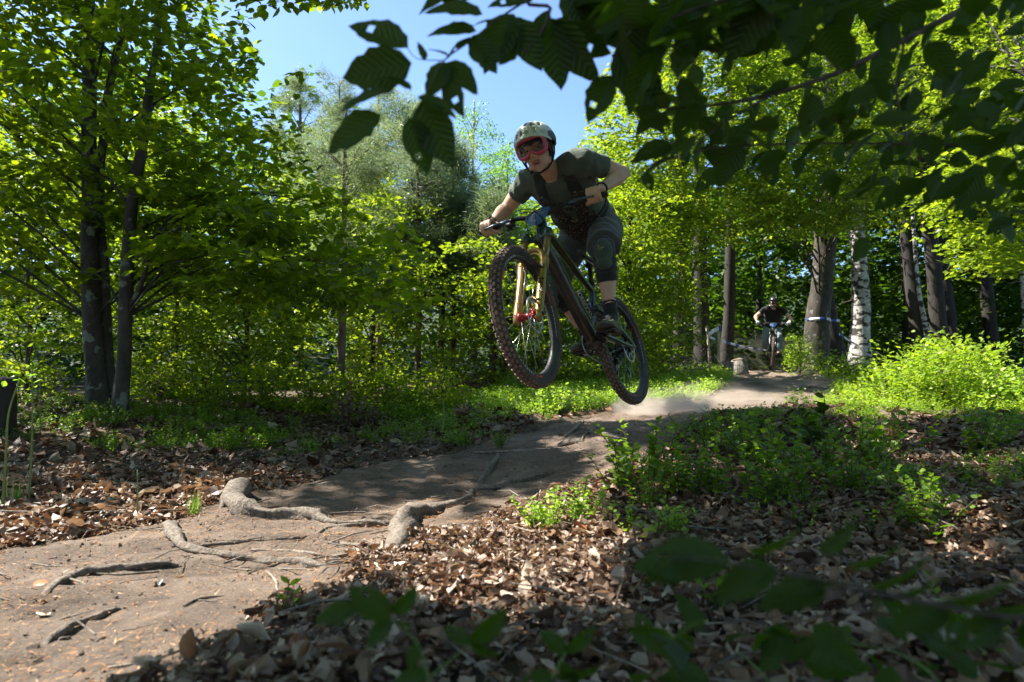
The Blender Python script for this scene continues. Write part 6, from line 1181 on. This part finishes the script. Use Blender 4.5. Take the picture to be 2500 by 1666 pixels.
tape('long blue and white tape sagging from the left pole to behind the far rider', [P(1625, 774, 13), P(1680, 790, 13.6), P(1720, 800, 14.2), P(1770, 806, 15.3), P(1800, 806, 16)], .05, M['tape'], 10, .04)
c = P(1879, 736, 14); rr = .238; V = []; n = 40
for i in range(n):
    a = 2 * np.pi * i / n; V += [c + A(math.cos(a) * rr, math.sin(a) * rr, z) for z in (-.03, .03)]
k = np.arange(n)[:, None] * 2; k2 = (np.arange(n)[:, None] + 1) % n * 2; o = mesh_np('race_tape', np.array(V), np.hstack([k, k2, k2 + 1, k + 1]), M['tape']); tag(o, 'blue and white tape tied round the thick grey trunk', 'tape'); s = o.modifiers.new('s', 'SOLIDIFY'); s.thickness = .004
tape('tape end pulled from the grey trunk to the dark leaning stem', [P(1900, 737, 13.85), P(1930, 737, 14.0)], .05, M['tape'], 6)
tape('tape running down from the dark stem behind the white birch', [P(1928, 768, 14.1), P(1960, 788, 14.3), P(1990, 800, 14.9), P(2030, 818, 15.2)], .055, M['tape'], 8, .05)
# ------------------------------------------------------------------ the beech the camera stands under
def near_b(N):                          # the near leaves show their side veins
    ri = N('NewGeometry').outputs['Random Per Island']; c = ramp(N, ri, [(0, (.025, .045, .008)), (.6, (.036, .066, .009)), (1, (.11, .18, .016))])  # shade put into the dark base; few leaves coloured as if sunlit
    sx = N('SeparateXYZ'); N.set(sx, 'Vector', N('TexCoord').outputs['Object']); ab = N('Math', operation='ABSOLUTE'); N.nt.links.new(sx.outputs['X'], ab.inputs[0]); m1 = N('Math', operation='MULTIPLY_ADD'); N.nt.links.new(ab.outputs[0], m1.inputs[0]); m1.inputs[1].default_value = -.9; N.nt.links.new(sx.outputs['Y'], m1.inputs[2])
    m2 = N('Math', operation='MULTIPLY'); N.nt.links.new(m1.outputs[0], m2.inputs[0]); m2.inputs[1].default_value = 62; s = N('Math', operation='SINE'); N.nt.links.new(m2.outputs[0], s.inputs[0]); v = ramp(N, s.outputs[0], [(.86, (0, 0, 0)), (.97, (1, 1, 1))])
    c2 = mixc(N, v, c, (.02, .035, .008)); n = ramp(N, noise_tex(N, 6, 3), [(.62, (0, 0, 0)), (.72, (.6, .6, .6))]); c2 = mixc(N, n, c2, (.09, .05, .015))
    p = N('BsdfPrincipled', Roughness=.4); N.set(p, 'Base Color', c2); N.set(p, 'Specular IOR Level', .25); N.set(p, 'Normal', bump(N, s.outputs[0], .35, .02))
    t = N('BsdfTranslucent'); mu = N('MixRGB', blend_type='MULTIPLY'); mu.inputs[0].default_value = 1; N.set(mu, 'Color1', c2); mu.inputs[2].default_value = (2.6, 3.1, .6, 1); N.set(t, 'Color', mu.outputs[0]); m = N('MixShader'); m.inputs[0].default_value = .36; N.nt.links.new(p.outputs[0], m.inputs[1]); N.nt.links.new(t.outputs[0], m.inputs[2]); return m.outputs[0]
M['near'] = mat('near_leaf', near_b)
def outline_leaf(n=11, seed=0, teeth=.012):   # a near leaf with midrib fold and wavy edge
    gg = np.random.default_rng(seed); t = np.linspace(0, 1, n); w = .30 * np.sin(np.pi * np.clip(t, 0, 1) ** .82) ** .85 * (1 - .12 * t); V = []
    for i in range(n):
        wv = gg.normal(0, teeth, 2) + (teeth * (1 if i % 2 else -1)); z0 = -.18 * (t[i] - .35) ** 2
        V += [(-(w[i] + wv[0] * (0 < i < n - 1)), t[i], z0 + w[i] * .22 + gg.normal(0, .008)), (-w[i] * .5, t[i] + .01, z0 + w[i] * .09), (0, t[i], z0 - .012), (w[i] * .5, t[i] + .01, z0 + w[i] * .09), (w[i] + wv[1] * (0 < i < n - 1), t[i], z0 + w[i] * .22 + gg.normal(0, .008))]
    f = [(5 * i + j, 5 * i + j + 1, 5 * i + j + 6, 5 * i + j + 5) for i in range(n - 1) for j in range(4)]
    if seed % 3 == 0: f = [q for k, q in enumerate(f) if k not in (4 * 6 + 2, )]      # an insect hole
    return V, f
NL = []
for k in range(7):
    V, f = outline_leaf(seed=k); me = bpy.data.meshes.new('leaf'); me.from_pydata(V, [], f); me.materials.append(M['near']); me.polygons.foreach_set('use_smooth', [True] * len(f)); NL.append(me)
def near_leaf(root, base, p, d, n, s, k):
    R = rots(np.array([d], float), np.array([n], float))[0]; X = np.eye(4); X[:3, :3] = R * s; X[:3, 3] = p - base; o = bpy.data.objects.new('leaf', NL[k % 7]); link(o, root); o.matrix_local = Matrix(X.tolist()); return o
def branch(name, lb, paths, leaves, cat='branch', extra=0, m='twig', dens=None, seed=0, ls=.07, hang=.5, poly=None, dr=(.7, 1.1)):
    """paths: [(U, V, width px, depth)...]; leaves: (U, V, depth, tip U, tip V, tip depth offset, roll)"""
    gg = np.random.default_rng(seed); base = P(*paths[0][0][:2], paths[0][0][3]); root = empty(name, base); tag(root, lb, cat); mb = MB(); tw = []
    for rows in paths:
        q, r = px_path(rows); s = smooth_path(np.column_stack([q, r]), 6); MB().tube(s[:, :3] - base, s[:, 3], 7, lump=.05, seed=seed).build('twig', M[m], root); tw.append(s[:, :3])
    for i, (u, v, d, u2, v2, dd, roll) in enumerate(leaves):
        p, t = P(u, v, d), P(u2, v2, d + dd); ax = t - p; s = np.linalg.norm(ax); nv = nrm(np.cross(ax, np.cross(CF, ax))) * -1; sd = nrm(np.cross(ax, nv)); nn = nv * math.cos(roll) + sd * math.sin(roll); near_leaf(root, base, p, ax / s, nn, s, i)
    Q = np.vstack(tw); cnt = 0; k = 0
    while cnt < extra and k < extra * 30:
        k += 1; p = Q[gg.integers(3, len(Q))] + gg.normal(0, .02, 3)
        if poly:
            uv = gg.uniform(np.min(poly, 0), np.max(poly, 0)); 
            if not in_poly(uv[0], uv[1], poly): continue
            p = P(uv[0], uv[1], gg.uniform(*dr))
        d = A(gg.normal(-.3, .7), gg.normal(0, .6), -hang + gg.normal(0, .45)); nn = A(0, 0, 1) + gg.normal(0, .55, 3)
        u, v, dd = proj(p + nrm(d) * ls * .5)
        if in_poly(u, v, [(1060, 130), (1420, 130), (1440, 700), (1060, 700)]) and seed != 77: continue
        near_leaf(root, base, p, nrm(d), nn, ls * gg.uniform(.65, 1.2), gg.integers(0, 7)); cnt += 1
    return root
branch('beech_branch', 'dark hanging beech twig with big leaves in front of the sky, top centre', [[(6500, -1800, 30, 1.0), (3400, -900, 24, 1.4), (2100, -500, 14, 1.15), (1290, -60, 10, .95), (1265, 20, 8, .93), (1245, 70, 6, .92), (1200, 130, 4, .92)], [(1245, -20, 7, .94), (1150, 40, 5, .92), (1080, 95, 4, .9), (1020, 140, 4, .88), (985, 200, 3, .86), (955, 260, 3, .85)], [(1020, 140, 3, .88), (960, 135, 2, .87), (935, 110, 2, .87)]],
    [(938, 108, .87, 800, 50, .01, .5), (945, 145, .86, 782, 180, .02, -.3), (905, 205, .85, 775, 252, .0, .9), (946, 205, .85, 858, 172, .01, 1.0), (875, 262, .84, 748, 348, .0, .35), (965, 232, .85, 1040, 385, .0, .2), (940, 270, .84, 985, 402, .02, -.4), (960, 220, .84, 1052, 268, .0, -.8), (1028, 142, .88, 980, 228, .0, .2), (1028, 142, .88, 1100, 215, .01, -.3), (1030, 148, .88, 1060, 268, -.01, .8),
     (975, 140, .87, 962, 95, .0, .8), (1030, 128, .88, 985, 110, .01, 1.1), (1085, 80, .9, 1140, 168, .0, .3), (1090, 85, .9, 1025, 130, .0, .9), (1095, 70, .9, 980, 75, .01, .7), (1110, 30, .91, 975, 20, .0, .7), (1145, 45, .92, 1085, 55, .0, 1.1), (1170, 40, .92, 1245, 160, .0, .1), (1180, 30, .92, 1110, 165, .0, .2), (1200, 60, .92, 1150, 150, .0, -.5), (1225, 0, .93, 1120, 10, .0, .6),
     (1268, 40, .93, 1290, 205, .01, .1), (1272, 45, .93, 1370, 190, .0, .9), (1275, 60, .93, 1405, 128, .02, .8), (1262, 20, .93, 1225, 110, .0, .8), (1060, -30, .95, 960, 25, .0, .7), (1000, -20, .95, 1090, -10, .0, .6), (1290, -10, .94, 1400, 60, .0, .5), (1300, -30, .94, 1350, 80, .0, .2), (1330, 0, .95, 1440, 110, .0, .4)], seed=1)
branch('beech_branch', 'single twig with a holed leaf left of the bright beech edge', [[(6500, -1800, 30, 1.0), (3400, -850, 24, 1.4), (2150, -420, 13, 1.15), (1440, -60, 9, .98), (1425, 60, 6, .96), (1412, 140, 4, .95), (1408, 175, 3, .95)]],
    [(1405, 172, .95, 1350, 280, .0, .2), (1412, 120, .95, 1525, 250, .0, .3), (1450, 60, .96, 1480, 250, .0, .5), (1420, 60, .96, 1370, 120, .0, .9), (1430, 40, .96, 1540, 90, .0, .6), (1430, 100, .96, 1500, 175, .02, .9)], seed=2)
UPP = [(1400, -80), (2450, -80), (2450, 520), (2260, 480), (2100, 420), (1960, 330), (1700, 300), (1560, 330), (1440, 230)]
branch('beech_branch', 'long dark branch reaching in from the top right with dense shaded leaves', [[(6500, -1800, 30, 1.0), (3400, -750, 24, 1.4), (2330, -80, 20, 1.25), (2230, 10, 17, 1.2), (2080, 90, 15, 1.15), (1930, 165, 13, 1.1), (1780, 215, 10, 1.05), (1620, 245, 7, 1.0), (1480, 250, 4, .98)], [(1780, 215, 7, 1.05), (1700, 260, 5, 1.0), (1600, 330, 4, .96), (1500, 400, 3, .94)], [(2080, 90, 6, 1.15), (2060, 200, 5, 1.1), (2085, 330, 4, 1.05), (2090, 430, 3, 1.0)], [(1930, 165, 6, 1.1), (1850, 80, 5, 1.1), (1700, 20, 4, 1.1), (1560, 0, 3, 1.1)]], [], extra=215, seed=3, ls=.057, poly=UPP, dr=(.85, 1.45))
branch('beech_branch', 'sparser twig below the long branch, leaves hanging over the bright beeches', [[(6500, -900, 24, 1.0), (3400, 100, 16, 1.4), (2450, 300, 9, 1.3), (2250, 330, 8, 1.25), (2050, 330, 6, 1.2), (1850, 330, 5, 1.15), (1650, 340, 4, 1.1), (1490, 380, 3, 1.05), (1470, 410, 2, 1.05)], [(2050, 330, 4, 1.2), (2000, 420, 3, 1.15), (1985, 530, 2, 1.1)]],
    [(1480, 395, 1.05, 1500, 440, .0, .2), (1545, 330, 1.05, 1450, 370, .0, .5), (1700, 330, 1.1, 1650, 430, .0, .4), (1760, 360, 1.1, 1780, 430, .0, .3), (1990, 545, 1.1, 1962, 605, .0, .3), (1840, 360, 1.1, 1830, 410, .0, .4), (2080, 430, 1.1, 2010, 480, .0, .4), (1580, 345, 1.05, 1570, 385, .0, .4), (1900, 300, 1.1, 1870, 260, .0, .0), (2330, 560, 1.2, 2270, 470, .0, .5)], extra=90, seed=4, ls=.064, poly=[(1500, 180), (2400, 200), (2420, 520), (2200, 470), (2000, 430), (1800, 400), (1560, 390)], dr=(1.0, 1.6))
branch('beech_branch', 'dense dark twig filling the top edge right of the sky', [[(6500, -1800, 30, 1.0), (3400, -820, 24, 1.4), (1900, -120, 12, .9), (1750, -30, 9, .88), (1600, 20, 7, .86), (1500, 60, 4, .85)]], [], extra=90, seed=5, ls=.075, poly=[(1420, -80), (2100, -80), (1900, 60), (1650, 110), (1460, 120)], dr=(.75, 1.1))
# blurred seedlings right in front of the lens, bottom
branch('beech_seedling', 'blurred beech shoot close to the camera, bottom right', [[(2500, 1440, 18, .50), (2300, 1415, 14, .48), (2050, 1370, 12, .46), (1850, 1325, 10, .45), (1650, 1290, 6, .44), (1540, 1280, 4, .44)], [(1850, 1325, 6, .45), (1900, 1260, 4, .44), (1960, 1215, 3, .44)], [(2050, 1370, 6, .46), (1900, 1360, 4, .45), (1800, 1390, 4, .45)]],
    [(1680, 1285, .44, 1450, 1300, .0, 1.0), (1720, 1270, .44, 1850, 1220, .0, .9), (1880, 1270, .44, 1975, 1205, .0, .5), (1850, 1330, .45, 1960, 1345, .01, 1.0), (1900, 1350, .45, 1740, 1390, .0, 1.0), (2000, 1350, .46, 2150, 1290, .0, .9), (2060, 1370, .46, 2180, 1330, .01, .9), (2150, 1390, .47, 2350, 1340, .0, .9), (2180, 1400, .47, 2050, 1450, .0, .9), (2260, 1410, .48, 2420, 1380, .01, .8), (2300, 1420, .48, 2200, 1490, .0, .7), (1600, 1290, .44, 1480, 1335, .0, .8), (1780, 1300, .44, 1640, 1380, .0, .9), (2350, 1430, .48, 2440, 1530, .0, .7), (1950, 1300, .45, 2080, 1260, .0, .9)], cat='plant', seed=77, m='twig')
branch('beech_seedling', 'blurred lobed leaves close to the camera, bottom centre', [[(1010, 1640, 8, .55), (985, 1560, 6, .55), (960, 1480, 5, .55), (900, 1420, 4, .54)], [(985, 1560, 4, .55), (1080, 1480, 3, .55)]],
    [(900, 1420, .54, 800, 1350, .0, .4), (905, 1415, .54, 960, 1345, .0, .5), (900, 1425, .54, 840, 1490, .0, .6), (900, 1425, .54, 960, 1440, .0, .9), (960, 1480, .55, 940, 1540, .0, .3), (1080, 1480, .55, 1170, 1400, .0, .5), (1080, 1480, .55, 1150, 1510, .0, .6), (1080, 1480, .55, 1020, 1440, .0, .8), (985, 1550, .55, 900, 1570, .0, .6), (820, 1400, .54, 720, 1425, .0, .8)], cat='plant', seed=78, m='stemgreen')
branch('beech_seedling', 'blurred oak-like sprig at the bottom edge, centre', [[(1260, 1640, 7, .6), (1270, 1560, 5, .6), (1300, 1500, 4, .6)]],
    [(1300, 1500, .6, 1370, 1440, .0, .5), (1300, 1500, .6, 1240, 1450, .0, .6), (1275, 1555, .6, 1380, 1540, .0, .7), (1275, 1555, .6, 1190, 1580, .0, .7), (1290, 1520, .6, 1330, 1580, .0, .5)], cat='plant', seed=79, m='stemgreen')
branch('beech_seedling', 'dim leafy shoots in the bottom right corner', [[(2200, 1660, 8, .7), (2150, 1560, 6, .7), (2060, 1500, 4, .7), (1960, 1480, 3, .7)], [(1800, 1650, 7, .8), (1760, 1560, 5, .8), (1700, 1500, 4, .8)]], [], extra=46, cat='plant', seed=77, ls=.05, hang=0, m='stemgreen', poly=[(1500, 1430), (2353, 1400), (2353, 1568), (1450, 1568)], dr=(.6, .9))
# crown and stem of that beech, out of the frame: it shades the bank and the branches
g = np.random.default_rng(123); bp = A(3.4, .2, 0); bp[2] = float(H(3.4, .2)); root = empty('beech_tree', bp); tag(root, 'large beech beside the camera whose crown hangs over the bank', 'tree')
tk = np.array([[0, 0, -.1], [-.05, .05, 1.5], [-.1, .1, 3.2], [-.3, .2, 5.5], [-.4, .3, 8]]); MB().tube(smooth_path(tk, 5), np.linspace(.24, .12, 21), 16, lump=.05).build('trunk', M['bark'], root)
C = np.vstack([g.uniform((-3.4, -1.2, 2.3), (4.2, 4.2, 5.6), (520, 3)), g.uniform((-3.2, .9, 2.0), (1.4, 3.4, 4.4), (620, 3))]); U, V, d = projv(C); C = C[~((U > -160) & (U < 2520) & (V > -170) & (d > 0))]; C = C[(C[:, 2] - .5) > .62 * np.maximum(C[:, 1], 0) + .35]
pos, R, s = sprays(C, 60, .8, .2, .082, g); U, V, d = projv(pos); k = sun_keep(pos, g) & ~((U > -60) & (U < 2420) & (V > -50) & (V < 1620) & (d > 0)); pos, R, s = pos[k], R[k], s[k]
o = crown_mesh('crown', root, pos - bp, R, s, M['beech']); mb = MB()
for e in C[g.choice(len(C), 50)]: e = e - bp; s0 = tk[2] if e[2] > 2.5 else tk[1]; t = np.linspace(0, 1, 5)[:, None]; mb.tube(s0 * (1 - t) + e * t + A(0, 0, .2) * np.sin(t * np.pi), np.linspace(.035, .006, 5), 5, cap=False)
mb.build('branches', M['bark'], root)['kind'] = 'stuff'
# ------------------------------------------------------------------ dust kicked up by the wheels
def dust(lb, c, r, dens, seed):
    def b(N): return None
    m = bpy.data.materials.new('dust'); m.use_nodes = True; nt = m.node_tree; nt.nodes.clear(); out = nt.nodes.new('ShaderNodeOutputMaterial'); v = nt.nodes.new('ShaderNodeVolumePrincipled'); v.inputs['Color'].default_value = (.88, .78, .68, 1); v.inputs['Anisotropy'].default_value = .3
    tc = nt.nodes.new('ShaderNodeTexCoord'); n = nt.nodes.new('ShaderNodeTexNoise'); n.inputs['Scale'].default_value = 2.2; n.inputs['Detail'].default_value = 4; nt.links.new(tc.outputs['Object'], n.inputs['Vector'])
    ln = nt.nodes.new('ShaderNodeVectorMath'); ln.operation = 'LENGTH'; nt.links.new(tc.outputs['Object'], ln.inputs[0])
    mr = nt.nodes.new('ShaderNodeMapRange'); mr.inputs['From Min'].default_value = 1; mr.inputs['From Max'].default_value = .1; mr.inputs['To Min'].default_value = 0; mr.inputs['To Max'].default_value = 1; nt.links.new(ln.outputs['Value'], mr.inputs['Value'])
    rr = nt.nodes.new('ShaderNodeMapRange'); rr.inputs['From Min'].default_value = .42; rr.inputs['From Max'].default_value = .7; rr.inputs['To Max'].default_value = dens; nt.links.new(n.outputs['Fac'], rr.inputs['Value'])
    mu = nt.nodes.new('ShaderNodeMath'); mu.operation = 'MULTIPLY'; nt.links.new(mr.outputs[0], mu.inputs[0]); nt.links.new(rr.outputs[0], mu.inputs[1]); nt.links.new(mu.outputs[0], v.inputs['Density']); nt.links.new(v.outputs[0], out.inputs['Volume'])
    mb = MB(); mb.ell((0, 0, 0), (1, 1, 1), None, 20); o = mb.build('dust_cloud', m); o.location = [float(x) for x in c]; o.scale = r; tag(o, lb, 'dust', kind='stuff')
c = P(1512, 935, 6.0); dust('dust puff on the crest under the rear wheel', c + A(.05, 0, -.02), (.5, .4, .2), 22, 1)
c = P(1640, 925, 7.6); dust('thin dust drifting back from the crest', c, (.9, .8, .26), 2.6, 4)
c = P(1720, 815, 17.2); dust('dust trailing behind the far rider', c, (1.9, 1.2, .75), 2.2, 2)
c = P(1790, 890, 10.5); dust('thin dust over the far trail', c, (1.0, 1.6, .3), .5, 3)
